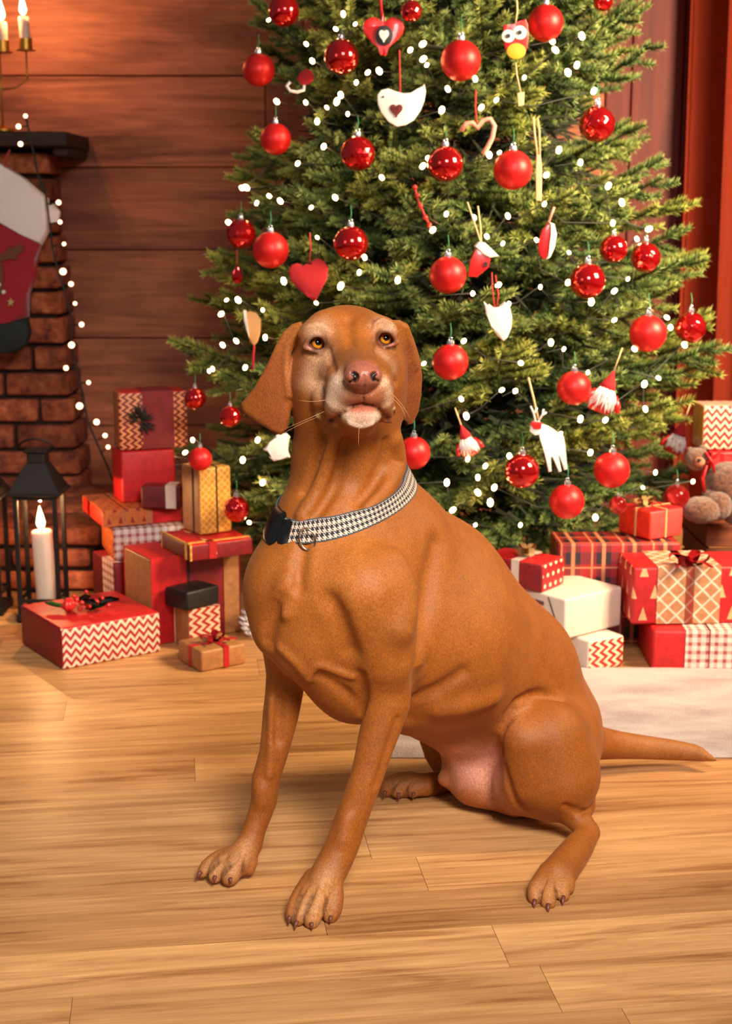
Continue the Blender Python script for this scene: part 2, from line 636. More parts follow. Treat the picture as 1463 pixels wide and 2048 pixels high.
def limb_mesh(seed):
    rg = random.Random(seed)
    V, Fc, mats, tips = [], [], [], []

    def stick(a, b, ra, rb):
        d = (b - a).normalized()
        u = d.orthogonal().normalized()
        w = d.cross(u)
        i0 = len(V)
        for p, r in ((a, ra), (b, rb)):
            for k in range(3):
                V.append(p + (u * math.cos(k * 2.094) + w * math.sin(k * 2.094)) * r)
                tips.append(0)
        for k in range(3):
            k2 = (k + 1) % 3
            Fc.append((i0 + k, i0 + k2, i0 + 3 + k2, i0 + 3 + k))
            mats.append(1)

    def needles(a, b, tip0, tip1, step=0.0027, nl=0.026):
        d = b - a
        L = d.length
        if L < 1e-4:
            return
        dn = d / L
        up = Vector((0, 0, 1))
        side = dn.cross(up).normalized()
        up2 = side.cross(dn).normalized()
        n = int(L / step)
        for i in range(n):
            s = i / max(n - 1, 1)
            p = a + d * s
            for k in range(4):
                th = (-0.35, math.pi / 2 - .5, math.pi / 2 + .5, math.pi + 0.35)[k] + rg.uniform(-.45, .45)
                out = side * math.cos(th) + up2 * math.sin(th)
                fwd = rg.uniform(.55, 1.0)
                dr = (out + dn * fwd).normalized()
                ln = nl * rg.uniform(.75, 1.1) * (1 - 0.25 * s)
                wv = dr.cross(Vector((rg.uniform(-1, 1), rg.uniform(-1, 1), rg.uniform(-1, 1))))
                if wv.length < 1e-4:
                    continue
                wv = wv.normalized() * 0.0018
                i0 = len(V)
                V.extend((p - wv, p + wv, p + dr * ln))
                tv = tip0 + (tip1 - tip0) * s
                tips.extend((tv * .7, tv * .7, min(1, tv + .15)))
                Fc.append((i0, i0 + 1, i0 + 2))
                mats.append(0)

    # main stem, gently curved, unit length 0.70 m along +X
    L = 0.70
    M = 12
    st = []
    for i in range(M + 1):
        s = i / M
        st.append(Vector((s * L, 0.02 * math.sin(s * 3 + seed), -0.05 * math.sin(s * math.pi) + 0.05 * s * s)))
    for i in range(M):
        stick(st[i], st[i + 1], 0.006 * (1 - i / M) + .0018, 0.006 * (1 - (i + 1) / M) + .0018)
        if i / M >= 0.30:
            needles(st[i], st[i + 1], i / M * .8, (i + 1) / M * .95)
    sgn = 1
    s = 0.26
    while s < 0.97:
        q = s * M
        i = min(int(q), M - 1)
        p = st[i].lerp(st[i + 1], q - i)
        ln = (0.215 * (1 - s) + 0.055) * rg.uniform(.8, 1.15)
        a_ = math.radians(rg.uniform(36, 58)) * sgn
        dr = Vector((math.cos(a_), math.sin(a_), rg.uniform(-.30, .22))).normalized()
        mid = p + dr * ln * .5 + Vector((0, 0, -0.006))
        end = p + dr * ln + Vector((0.02, 0, rg.uniform(-.012, .012)))
        stick(p, mid, .0022, .0018)
        stick(mid, end, .0018, .001)
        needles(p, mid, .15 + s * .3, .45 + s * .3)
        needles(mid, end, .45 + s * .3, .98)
        if ln > 0.12:      # a forked twig
            for sg2 in (1, -1):
                a2 = a_ + sg2 * math.radians(38)
                d2 = Vector((math.cos(a2), math.sin(a2), rg.uniform(-.25, .25))).normalized()
                e2 = mid + d2 * ln * .45
                stick(mid, e2, .0015, .001)
                needles(mid, e2, .35 + s * .3, .9)
        s += 0.050 * rg.uniform(.8, 1.2)
        sgn = -sgn
    me = mesh_from(V, Fc, 'branch')
    me.polygons.foreach_set('material_index', mats)
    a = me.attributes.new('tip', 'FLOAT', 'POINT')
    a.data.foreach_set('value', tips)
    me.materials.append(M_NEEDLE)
    me.materials.append(M_BARK)
    return me


LIMBS = [limb_mesh(i) for i in range(6)]
print('limb tris', sum(len(m.polygons) for m in LIMBS))
tree = thing('christmas_tree', 'tall bushy green fir tree decorated for Christmas, standing behind the dog', 'tree', (TX, TY, 0))
bm = bmesh.new()
bm_tube(bm, [(0, 0, 0.0), (0.005, 0, 0.6), (0, 0.004, 1.3), (0, 0, 2.5)], [0.045, 0.038, 0.026, 0.006], 12)
link('trunk', bm_done(bm, True), M_BARK, tree)
rng = random.Random(21)
nb = 0
BR = []
z = Z_BOT + 0.05
lev = 0
while z < 2.45:
    R = tree_R(z)
    n = max(5, int(round(13.0 * min(1, R / .62 + .12))))
    off = rng.random() * 6.28
    for k in range(n):
        th = off + 2 * math.pi * k / n + rng.uniform(-.14, .14)
        # branches behind the trunk are thinned out
        if math.sin(th) > 0.55 and k % 2 == 0:
            continue
        if z < 0.46 and -1.35 < (th + math.pi) % (2 * math.pi) - math.pi < -0.25:
            R_ = R * .74
        else:
            R_ = R
        BR.append((z + rng.uniform(-.03, .03), th, R_ * rng.uniform(.83, 1.0)))
    z += 0.086 if z < 1.75 else 0.15
    lev += 1
print('branches', len(BR))
BR = BR[:298]
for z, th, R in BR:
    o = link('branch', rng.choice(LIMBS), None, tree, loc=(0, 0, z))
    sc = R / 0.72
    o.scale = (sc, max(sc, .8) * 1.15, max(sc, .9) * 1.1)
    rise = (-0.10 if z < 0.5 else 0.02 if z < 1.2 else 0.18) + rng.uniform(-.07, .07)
    o.rotation_euler = (rng.uniform(-.45, .45), -rise, th)
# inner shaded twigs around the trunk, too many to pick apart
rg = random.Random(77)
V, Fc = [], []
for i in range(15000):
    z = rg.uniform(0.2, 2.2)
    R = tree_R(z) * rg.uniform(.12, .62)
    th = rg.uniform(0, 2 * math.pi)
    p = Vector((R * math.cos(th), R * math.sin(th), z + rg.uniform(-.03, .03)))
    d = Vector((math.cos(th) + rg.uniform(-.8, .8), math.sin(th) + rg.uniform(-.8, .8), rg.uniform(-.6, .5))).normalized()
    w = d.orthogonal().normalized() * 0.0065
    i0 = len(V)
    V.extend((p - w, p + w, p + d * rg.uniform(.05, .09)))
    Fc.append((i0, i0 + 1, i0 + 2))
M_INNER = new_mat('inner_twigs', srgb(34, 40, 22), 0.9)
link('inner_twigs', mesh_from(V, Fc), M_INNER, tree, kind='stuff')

# ================================================================== string of fairy lights on the tree
M_BULB = new_mat('fairy_bulb', srgb(255, 220, 170), 0.3)
b = M_BULB.node_tree.nodes['Principled BSDF']
b.inputs['Emission Color'].default_value = (1.0, 0.56, 0.24, 1)
b.inputs['Emission Strength'].default_value = 24.0
M_CABLE = new_mat('dark_cable', srgb(28, 32, 24), 0.6)
bm = bmesh.new()
bm_lathe(bm, [(0, -.0085), (.0045, -.006), (.0062, 0), (.0045, .006), (0, .0085)], 10)
BULB = bm_done(bm, True)
BULB.materials.append(M_BULB)
bulbs = [(537, 40), (612, 88), (624, 122), (686, 28), (710, 48), (671, 58), (735, 145), (758, 142), (712, 165), (681, 190), (673, 203), (653, 215),
         (695, 228), (634, 243), (611, 205), (553, 203), (647, 293), (595, 327), (483, 376), (492, 375), (513, 406), (538, 392), (608, 394), (622, 415),
         (560, 402), (670, 395), (457, 445), (763, 355), (729, 515), (718, 545), (634, 475), (567, 562), (681, 572), (632, 606), (795, 560),
         (453, 600), (476, 600), (442, 628), (525, 620), (503, 632), (530, 675), (445, 690), (472, 682), (490, 735), (425, 738), (418, 742),
         (515, 880), (385, 880), (342, 913), (323, 935), (485, 920), (438, 945), (525, 965), (498, 1045), (370, 905),
         (820, 100), (846, 118), (853, 130), (845, 88), (895, 178), (883, 220), (962, 215), (950, 158), (992, 200), (1048, 155), (1110, 100), (1104, 82),
         (1135, 145), (1163, 72), (1137, 145), (1153, 130), (1187, 182), (1117, 300), (1092, 350), (1160, 325), (978, 310), (998, 305), (845, 332),
         (858, 318), (892, 428), (865, 460), (948, 435), (1015, 432), (1088, 408), (973, 473), (1005, 487), (1072, 480), (1137, 505), (1216, 372),
         (1243, 405), (1225, 446), (1297, 458), (1273, 478), (1255, 558), (1135, 565), (1228, 582), (996, 570), (945, 587), (1017, 608), (1080, 574),
         (1182, 604), (1228, 640), (1101, 685), (1127, 698), (1333, 635), (1340, 655), (1368, 690), (1268, 698), (927, 682), (847, 727), (1041, 726),
         (1003, 780), (1030, 782), (922, 798), (932, 832), (1175, 745), (1288, 768), (1316, 756), (1290, 818), (1160, 838), (1210, 840), (1120, 868),
         (1018, 912), (935, 918), (970, 932), (955, 955), (893, 965), (955, 985), (988, 975), (1310, 945), (1285, 975), (1040, 1050), (905, 1020), (1180, 905),
         (1385, 963), (1190, 1035), (950, 1050), (980, 1005)]
string = thing('fairy_lights', 'string of warm glowing fairy lights wound through the fir tree', 'string lights', (TX, TY - 0.5, 0.9))
SO = Vector(string.location)
rng = random.Random(8)
bp = []
for (x, y) in bulbs:
    Yb = tree_front(x, y, 0.02)
    if abs(P(x, y, Yb).x - TX) > tree_R(P(x, y, Yb).z) * .93:
        Yb = TY - 0.08
    p = P(x, y, Yb)
    bp.append((x, y, p))
    o = link('bulb', BULB, None, string, loc=p - SO)
    o.rotation_euler = (rng.uniform(-1, 1), rng.uniform(-1, 1), 0)
    s = rng.uniform(.6, 1.1)
    o.scale = (s, s, s * 1.05)
srt = sorted(bp, key=lambda q: (int(q[1] / 95), q[0] if int(q[1] / 95) % 2 else -q[0]))
bm = bmesh.new()
pts = []
for a_, b2 in zip(srt, srt[1:]):
    for s in (0, .5):
        p = a_[2].lerp(b2[2], s)
        d = (p - TREE)
        d.z = 0
        p = p - d.normalized() * (0.008 if s == 0 else 0.06)
        if s:
            p.z -= 0.02
        pts.append(p - SO)
bm_tube(bm, pts, 0.0016, 5)
link('cable', bm_done(bm, True), M_CABLE, string)

# ================================================================== baubles
def red_ball(name, col, rough, coat=0.0, metal=0.0, bumpscale=None, bumpst=.4):
    m = new_mat(name, col, rough, metal)
    t = NT(m)
    t.b.inputs['Coat Weight'].default_value = coat
    t.b.inputs['Coat Roughness'].default_value = 0.06
    if bumpscale:
        t.bump(t.noise(t.coords((1, 1, 1)), bumpscale, 2, .5), bumpst, 0.004)
    return m


M_SATIN = red_ball('bauble_satin', srgb(206, 26, 26), 0.42, 0.0, 0.35)
M_GLASS = red_ball('bauble_shiny', srgb(196, 14, 20), 0.10, 0.8, 0.75)
M_GLIT = red_ball('bauble_glitter', srgb(190, 16, 20), 0.3, 0.3, 0.5, 260, 0.9)
M_CAP = new_mat('bauble_cap', srgb(215, 215, 225), 0.25, 0.9)
M_GREENSTR = new_mat('green_thread', srgb(60, 140, 90), 0.6)
bm = bmesh.new()
bmesh.ops.create_uvsphere(bm, u_segments=36, v_segments=24, radius=1.0)
BALL = bm_done(bm, True)
bm = bmesh.new()
bmesh.ops.create_icosphere(bm, subdivisions=3, radius=1.0)
for vv in list(bm.verts):
    vv.co *= 1.0
BALLF = bm_done(bm, False)
bm = bmesh.new()
for i in range(10):                       # ball with pressed dimples
    pass
bmesh.ops.create_icosphere(bm, subdivisions=4, radius=1.0)
dirs = [Vector((math.sin(math.acos(1 - 2 * (i + .5) / 60)) * math.cos(i * 2.39996), math.sin(math.acos(1 - 2 * (i + .5) / 60)) * math.sin(i * 2.39996), 1 - 2 * (i + .5) / 60)) for i in range(60)]
for vv in bm.verts:
    d = max(vv.co.normalized().dot(q) for q in dirs)
    vv.co *= 1.0 - 0.07 * max(0, min(1, (d - 0.955) / 0.045))
BALLD = bm_done(bm, True)
CAPM = {}


def bauble(px, py, r, style, label, Y=None, cap=True):
    if Y is None:
        Y = tree_front(px, py, 0.045)
    c = P(px, py, Y)
    R = r * mpp(px, py, Y)
    o = thing('bauble', label, 'bauble', c, group='red baubles on the tree')
    base, mat = {'satin': (BALL, M_SATIN), 'shiny': (BALL, M_GLASS), 'facet': (BALLF, M_GLASS), 'dimple': (BALLD, M_GLASS), 'glitter': (BALL, M_GLIT)}[style]
    key = (base.name, mat.name)
    if key not in CAPM:
        mm = base.copy()
        mm.materials.clear()
        mm.materials.append(mat)
        CAPM[key] = mm
    b = link('ball', CAPM[key], None, o)
    b.scale = (R, R, R)
    if cap:
        if 'cap' not in CAPM:
            bm = bmesh.new()
            bm_lathe(bm, [(0.0, -.02), (.20, -.02), (.21, .06), (.19, .20), (.12, .24), (0, .24)], 14)
            bm_tube(bm, [(0.09 * math.cos(a), 0, .31 + .09 * math.sin(a)) for a in np.linspace(0, 6.28, 12, endpoint=False)], .02, 6, closed=True)
            CAPM['cap'] = bm_done(bm, True, 50)
            CAPM['cap'].materials.append(M_CAP)
            bm = bmesh.new()
            bm_tube(bm, [(0, 0, .38), (.04, .05, .7), (0, .25, 1.15)], .025, 6)
            CAPM['hook'] = bm_done(bm, True)
            CAPM['hook'].materials.append(M_GREENSTR)
        k_ = link('cap', CAPM['cap'], None, o, loc=(0, 0, R * .98))
        k_.scale = (R, R, R)
        k_ = link('thread', CAPM['hook'], None, o, loc=(0, 0, R * .98))
        k_.scale = (R, R, R)
    return o


for a in ((921, 121, 40, 'satin', 'plain red satin bauble high on the tree between the white bird and the owl'),
          (1090, 46, 36, 'satin', 'red satin bauble at the top, directly right of the owl'),
          (1025, 340, 39, 'satin', 'large plain red bauble right of the shiny one, above the red roofed house ornament'),
          (1295, 667, 37, 'satin', 'plain red satin bauble at the right side of the tree, below the curtain bauble pair'),
          (1147, 776, 34, 'satin', 'plain red bauble just left of the bearded gnome, above the white reindeer'),
          (895, 550, 37, 'satin', 'plain red bauble left of the small red house ornament'),
          (900, 724, 36, 'satin', 'plain red bauble immediately right of the dog ear'),
          (1133, 1003, 35, 'satin', 'plain red bauble hanging low above the plaid present'),
          (1223, 940, 36, 'satin', 'plain red bauble low on the right above the twine tied present'),
          (827, 906, 33, 'satin', 'plain red bauble half hidden behind the neck of the dog'),
          (551, 278, 31, 'satin', 'dark red bauble on the upper left edge of the tree'),
          (541, 500, 36, 'satin', 'dark red bauble on the left side, left of the felt heart'),
          (517, 140, 32, 'satin', 'dull red bauble tucked behind a branch at the upper left'),
          (567, 22, 31, 'shiny', 'shiny red bauble at the top left corner of the tree'),
          (683, 113, 35, 'shiny', 'shiny red bauble left of the heart ornament with a black centre'),
          (890, 328, 36, 'shiny', 'glossy red bauble directly below the white bird, left of a plain one'),
          (1193, 248, 37, 'dimple', 'dimpled red bauble on the upper right edge of the tree'),
          (1174, 562, 36, 'shiny', 'glossy red bauble at mid height right of the white felt heart'),
          (701, 487, 35, 'shiny', 'glossy red bauble right above the dog head, beside the felt heart'),
          (1043, 942, 35, 'shiny', 'glossy red bauble below left of the white reindeer'),
          (715, 307, 35, 'facet', 'faceted red bauble left below the white bird ornament'),
          (1380, 655, 32, 'dimple', 'dimpled red bauble furthest right in front of the curtain'),
          (1290, 515, 31, 'dimple', 'dimpled red bauble at the right edge, just above the plain edge bauble'),
          (1226, 498, 28, 'shiny', 'small shiny red bauble partly hidden right of the oval ornament'),
          (482, 468, 30, 'facet', 'dark faceted bauble at the left rim of the tree, left of the plain one'),
          (390, 797, 22, 'shiny', 'small dark red bauble at the far left of the tree above the gold present'),
          (460, 833, 22, 'facet', 'small faceted bauble left of the long dog ear'),
          (473, 1018, 27, 'dimple', 'dark dimpled bauble beside the gold wrapped present'),
          (1205, 2, 20, 'shiny', 'shiny red bauble cut off by the top edge at the right of the tree'),
          (822, 22, 22, 'dimple', 'small dark red bauble behind the red heart at the top'),
          (1235, 1010, 18, 'glitter', 'small red glitter bauble beside the twine tied present')):
    bauble(*a)
for a in ((400, 918, 24, 'satin', 'red bauble lying on top of the gold present', 3.27),
          (1352, 995, 26, 'glitter', 'red glitter bauble resting behind the twine tied present', 3.42)):
    bauble(*a[:5], Y=a[5])

# ================================================================== flat wooden and felt ornaments
M_WHITE = new_mat('white_wood', srgb(238, 226, 220), 0.6)
M_RED = new_mat('red_paint', srgb(200, 28, 28), 0.35, **{'Coat Weight': .4})
M_FELT = new_mat('red_felt', srgb(168, 26, 34), 0.95)
M_DK = new_mat('dark_paint', srgb(28, 26, 26), 0.5)
M_CREAM = new_mat('cream_string', srgb(222, 190, 140), 0.8)
M_REDSTR = new_mat('red_string', srgb(180, 50, 40), 0.8)
M_YEL = new_mat('yellow_paint', srgb(235, 160, 30), 0.5)
M_TAN = new_mat('tan_wood', srgb(196, 140, 84), 0.6)
M_PINK = new_mat('pink_paint', srgb(230, 150, 130), 0.5)


def plate(parent, name, outline, Y, th, mat, bev=0.0, dy=0.0, label=None):
    """outline in picture pixels laid on an upright board at distance Y (real size, real thickness)"""
    o0 = Vector(parent.matrix_world.translation) if False else Vector(parent.location)
    w = [P(x, y, Y) - o0 for x, y in outline]
    bm = bmesh.new()
    bm_prism(bm, [(p.x, p.z) for p in w], th, bev, 2)
    bmesh.ops.translate(bm, verts=bm.verts, vec=(0, w[0].y + dy, 0))
    o = link(name, bm_done(bm, True, 40), mat, parent)
    if label:
        o['label'] = label
    return o


def strand(parent, name, pts, Y, r, mat, dy=0.0):
    o0 = Vector(parent.location)
    bm = bmesh.new()
    bm_tube(bm, [P(x, y, Y) - o0 + Vector((0, dy, 0)) for x, y in pts], r, 6)
    return link(name, bm_done(bm, True), mat, parent)


def circ(cx, cy, rx, ry=None, n=20, a0=0):
    ry = ry or rx
    return [(cx + rx * math.cos(a0 + 2 * math.pi * i / n), cy + ry * math.sin(a0 + 2 * math.pi * i / n)) for i in range(n)]


def heart(cx, cy, w, h, n=28, rot=0.0):
    out = []
    for i in range(n):
        a = 2 * math.pi * i / n
        x = 16 * math.sin(a) ** 3 / 16.0
        y = -(13 * math.cos(a) - 5 * math.cos(2 * a) - 2 * math.cos(3 * a) - math.cos(4 * a)) / 15.0
        X, Yy = x * w, y * h
        out.append((cx + X * math.cos(rot) - Yy * math.sin(rot), cy + X * math.sin(rot) + Yy * math.cos(rot)))
    return out


def orn(name, label, px, py, out=0.05, cat='ornament'):
    Y = tree_front(px, py, out)
    return thing(name, label, cat, P(px, py, Y), group='figures hung on the tree'), Y


# red heart with a dark round window and a white heart in it
o, Y = orn('heart_ornament', 'glossy red heart ornament with a dark round centre and small white heart', 766, 65)
plate(o, 'heart_body', heart(766, 66, 42, 40), Y, 0.016, M_RED, 0.005)
plate(o, 'round_window', circ(768, 72, 17, 20), Y, 0.006, M_DK, 0.001, -0.010)
plate(o, 'small_heart', heart(767, 72, 10, 13), Y, 0.004, M_WHITE, 0.001, -0.0145)
strand(o, 'ribbon', [(764, 40), (760, 0), (761, -30)], Y, 0.004, M_FELT)
# white bird
o, Y = orn('bird_ornament', 'white wooden bird ornament with a dark red heart on its wing', 800, 212)
plate(o, 'bird_body', [(754, 190), (762, 180), (776, 177), (790, 183), (806, 190), (822, 189), (836, 180), (848, 168), (851, 182), (848, 202), (840, 222), (828, 240), (812, 250), (794, 254), (776, 244), (762, 226), (755, 208)], Y, 0.012, M_WHITE, 0.003)
plate(o, 'wing_heart', heart(792, 220, 13, 14), Y, 0.004, new_mat('maroon', srgb(96, 22, 26), .8), 0.001, -0.007)
plate(o, 'eye', circ(766, 194, 2.2, n=10), Y, 0.003, M_DK, 0, -0.0065)
strand(o, 'cord', [(800, 190), (799, 150), (798, 100)], Y, 0.0022, M_REDSTR)
# owl
o, Y = orn('owl_ornament', 'red wooden owl ornament with big cream eyes and a yellow belly', 1030, 80)
plate(o, 'owl_body', [(1006, 49), (1014, 53), (1026, 52), (1040, 45), (1050, 37), (1055, 50), (1056, 78), (1052, 100), (1042, 114), (1030, 119), (1017, 112), (1009, 96), (1005, 74)], Y, 0.012, M_RED, 0.003)
for ex, ey, r in ((1015, 73, 13), (1038, 66, 14)):
    e = plate(o, 'eye_disc', circ(ex, ey, r), Y, 0.004, M_WHITE, 0.001, -0.007)
    plate(o, 'pupil', circ(ex, ey, 4.5, n=12), Y, 0.003, M_DK, 0, -0.0105)
plate(o, 'belly', circ(1031, 103, 19, 16), Y, 0.004, M_YEL, 0.001, -0.0075)
strand(o, 'cord', [(1030, 48), (1034, 20), (1032, -6)], Y, 0.002, M_CREAM)
# half hidden red outline heart
o, Y = orn('open_heart_ornament', 'thin pinkish red open heart ornament half hidden by needles under the big bauble', 955, 265, .03)
strand(o, 'heart_frame', [(922, 262), (932, 247), (945, 246), (955, 256), (966, 240), (980, 238), (988, 252), (984, 275), (974, 295), (965, 308)], Y, 0.006, M_PINK)
strand(o, 'cord', [(953, 252), (950, 215), (951, 180)], Y, 0.0022, M_REDSTR)
# felt heart
o, Y = orn('felt_heart_ornament', 'dark red felt heart on the left side above the dog ear', 617, 560, .05)
plate(o, 'heart_body', [(576, 542), (582, 530), (594, 526), (606, 531), (614, 538), (620, 524), (634, 516), (648, 522), (656, 536), (654, 556), (644, 576), (636, 592), (630, 603), (616, 594), (598, 580), (582, 562)], Y, 0.020, M_FELT, 0.007)
strand(o, 'cord', [(617, 534), (621, 500), (619, 465)], Y, 0.002, M_REDSTR)
# white felt heart
o, Y = orn('white_heart_ornament', 'white pointed felt heart hanging in the middle of the tree', 998, 640)
plate(o, 'heart_body', [(966, 602), (974, 612), (986, 622), (996, 614), (1008, 603), (1018, 612), (1023, 632), (1022, 655), (1014, 675), (1006, 682), (994, 672), (982, 652), (972, 628)], Y, 0.016, M_WHITE, 0.006)
strand(o, 'cord', [(989, 618), (984, 580), (983, 545)], Y, 0.0018, M_REDSTR)
strand(o, 'cord', [(992, 616), (996, 590), (990, 550)], Y, 0.0018, M_REDSTR)
# red bird house
o, Y = orn('house_ornament', 'small red house ornament with a white snowy roof', 960, 520)
plate(o, 'house_wall', [(950, 497), (980, 514), (976, 534), (952, 554), (935, 552), (940, 520)], Y, 0.030, M_RED, 0.002)
plate(o, 'roof', [(948, 492), (956, 484), (968, 485), (984, 500), (996, 512), (978, 515), (964, 508)], Y, 0.040, M_WHITE, 0.003)
plate(o, 'door_hole', circ(970, 528, 3.5, 6, 12), Y, 0.004, M_DK, 0, -0.0165)
strand(o, 'cord', [(962, 487), (946, 440), (934, 404)], Y, 0.002, M_CREAM)
strand(o, 'cord', [(962, 487), (960, 450), (955, 412)], Y, 0.002, M_CREAM)
# oval tag ornament
o, Y = orn('oval_ornament', 'narrow red and white oval ornament on the right hand side of the tree', 1093, 482)
plate(o, 'oval_body', [(1094, 446), (1104, 450), (1110, 468), (1106, 492), (1098, 512), (1086, 519), (1077, 508), (1075, 488), (1082, 462)], Y, 0.016, M_RED, 0.004)
plate(o, 'white_rim', [(1097, 444), (1107, 448), (1112, 468), (1108, 494), (1099, 514), (1090, 520), (1100, 492), (1103, 468)], Y, 0.018, M_WHITE, 0.003, -0.002)
strand(o, 'ribbon', [(1096, 446), (1103, 426), (1108, 414)], Y, 0.003, M_PINK)
# wooden clothes-peg shaped drop
o, Y = orn('long_peg_ornament', 'long slim cream wooden drop hanging right of the large plain bauble', 1076, 350)
plate(o, 'peg_body', [(1072, 310), (1080, 310), (1083, 340), (1082, 402), (1071, 402), (1071, 340)], Y, 0.010, M_CREAM, 0.003)
strand(o, 'cord', [(1074, 312), (1068, 262), (1066, 235)], Y, 0.0022, M_CREAM)
strand(o, 'cord', [(1079, 312), (1078, 262), (1074, 236)], Y, 0.0022, M_CREAM)
# paddle shaped drop left
o, Y = orn('spoon_ornament', 'tan and white wooden scoop shaped ornament left of the dog head', 506, 660)
plate(o, 'scoop_body', [(490, 624), (500, 622), (513, 626), (522, 640), (521, 662), (515, 684), (508, 692), (500, 684), (494, 662)], Y, 0.012, M_TAN, 0.004)
plate(o, 'white_side', [(487, 620), (492, 620), (494, 640), (499, 676), (493, 660), (488, 640)], Y, 0.013, M_WHITE, 0.001, -0.002)
strand(o, 'tassel', [(508, 692), (506, 716), (505, 740)], Y, 0.003, M_FELT)
# little tag
o, Y = orn('tag_ornament', 'tiny cream tag on a thread below the owl', 1040, 200, .03)
plate(o, 'tag_body', [(1034, 186), (1048, 184), (1047, 210), (1036, 213)], Y, 0.006, M_CREAM, 0.001)
strand(o, 'cord', [(1041, 186), (1033, 150), (1031, 125)], Y, 0.0016, M_CREAM)
# mushroom
o, Y = orn('mushroom_ornament', 'dark red mushroom ornament with a curled white stalk at the upper left', 608, 158)
plate(o, 'mushroom_cap', [(593, 158), (600, 145), (612, 137), (624, 143), (628, 158), (618, 168), (602, 170)], Y, 0.024, M_FELT, 0.006)
strand(o, 'stalk', [(608, 170), (607, 180), (594, 184), (580, 182), (573, 172), (580, 164)], Y, 0.004, M_WHITE)
# teardrop
o, Y = orn('teardrop_ornament', 'small red teardrop ornament at the left edge, beneath the faceted bauble', 474, 550)
plate(o, 'drop_body', [(474, 528), (482, 540), (487, 554), (482, 566), (472, 568), (464, 560), (463, 546)], Y, 0.018, M_GLASS, 0.006)
strand(o, 'cord', [(474, 530), (473, 500)], Y, 0.0018, M_REDSTR)
# reindeer
o, Y = orn('reindeer_ornament', 'white wooden reindeer ornament with red face and thin antlers', 1098, 890, .06)
plate(o, 'deer_body', [(1072, 850), (1084, 848), (1096, 852), (1108, 862), (1126, 872), (1130, 895), (1133, 938), (1127, 940), (1118, 905), (1114, 912), (1122, 942), (1116, 944), (1106, 912), (1098, 910), (1102, 942), (1096, 944), (1088, 905), (1080, 880)], Y, 0.010, M_WHITE, 0.002)
plate(o, 'head', [(1060, 850), (1064, 842), (1078, 842), (1086, 852), (1080, 868), (1068, 870), (1058, 862)], Y, 0.014, M_WHITE, 0.003, -0.003)
plate(o, 'forehead', [(1058, 846), (1066, 840), (1082, 844), (1080, 856), (1066, 856)], Y, 0.006, M_RED, 0.001, -0.011)
for q in ([(1070, 842), (1066, 825), (1060, 812)], [(1067, 828), (1073, 815)], [(1076, 842), (1084, 828), (1086, 818)], [(1081, 832), (1092, 824)]):
    strand(o, 'antler', q, Y, 0.0022, M_WHITE, -0.003)
strand(o, 'cord', [(1076, 838), (1066, 795), (1056, 755)], Y, 0.0024, M_CREAM)
# gnomes
def gnome(label, cx, cy, s, Y, flip=1):
    o = thing('gnome_ornament', label, 'ornament', P(cx, cy, Y), group='figures hung on the tree')
    R = 24 * s * mpp(cx, cy, Y)
    bm = bmesh.new()
    bm_lathe(bm, [(0, -R * 1.3), (R * .8, -R * 1.25), (R, -R * .5), (R * .7, R * .3), (R * .4, R * .55), (0, R * .6)], 16)
    link('coat', bm_done(bm, True), M_RED, o)
    bm = bmesh.new()
    bm_lathe(bm, [(R * .62, R * .45), (R * .52, R * .9), (R * .25, R * 1.4), (R * .04, R * 1.9)], 14)
    link('hat', bm_done(bm, True), M_FELT, o)
    bm = bmesh.new()
    rg = random.Random(cx)
    for i in range(90):
        a = rg.uniform(-1.25, 1.25) - math.pi / 2
        p = Vector((math.cos(a) * R * .55, math.sin(a) * R * .62, R * rg.uniform(.0, .5)))
        e = p + Vector((math.cos(a) * R * .5, math.sin(a) * R * .5, -R * rg.uniform(.6, 1.2)))
        bm_tube(bm, [p, p.lerp(e, .5) + Vector((0, -R * .1, 0)), e], [R * .09, R * .08, R * .01], 5)
    link('beard', bm_done(bm, True), M_WHITE, o)
    for sg in (-1, 1):
        bm = bmesh.new()
        bm_tube(bm, [(sg * R * .7, -R * .1, R * .1), (sg * R * 1.15, -R * .25, -R * .4), (sg * R * 1.25, -R * .4, -R * .9)], [R * .26, R * .22, R * .2], 8)
        link('arm', bm_done(bm, True), M_RED, o)
    bm = bmesh.new()
    bm_tube(bm, [(0, 0, R * 1.85), (0, .01, R * 3.6)], .0016, 5)
    link('cord', bm_done(bm, True), M_CREAM, o)
    o.rotation_euler = (0, 0.35 * flip, 0)
    return o


gnome('red coated gnome ornament with a long white beard right of the plain bauble', 1208, 790, 1.15, tree_front(1208, 790, .03), 1)
gnome('small gnome ornament in shade right of the dog neck', 934, 885, .85, tree_front(934, 885, .0), -1)
gnome('tiny gnome ornament at the right side next to the zigzag wrapped present', 1352, 880, .9, 3.72, 1)
# white squirrel/bird at the left of the neck
o, Y = orn('dove_ornament', 'white dove ornament between the dog ear and the collar', 548, 895)
plate(o, 'dove_body', [(552, 870), (572, 866), (580, 874), (572, 896), (580, 914), (560, 918), (548, 922), (538, 914), (548, 906), (533, 902), (526, 898), (542, 886)], Y, 0.016, M_WHITE, 0.004)
strand(o, 'cord', [(564, 868), (562, 845), (560, 820)], Y, 0.0016, M_CREAM)
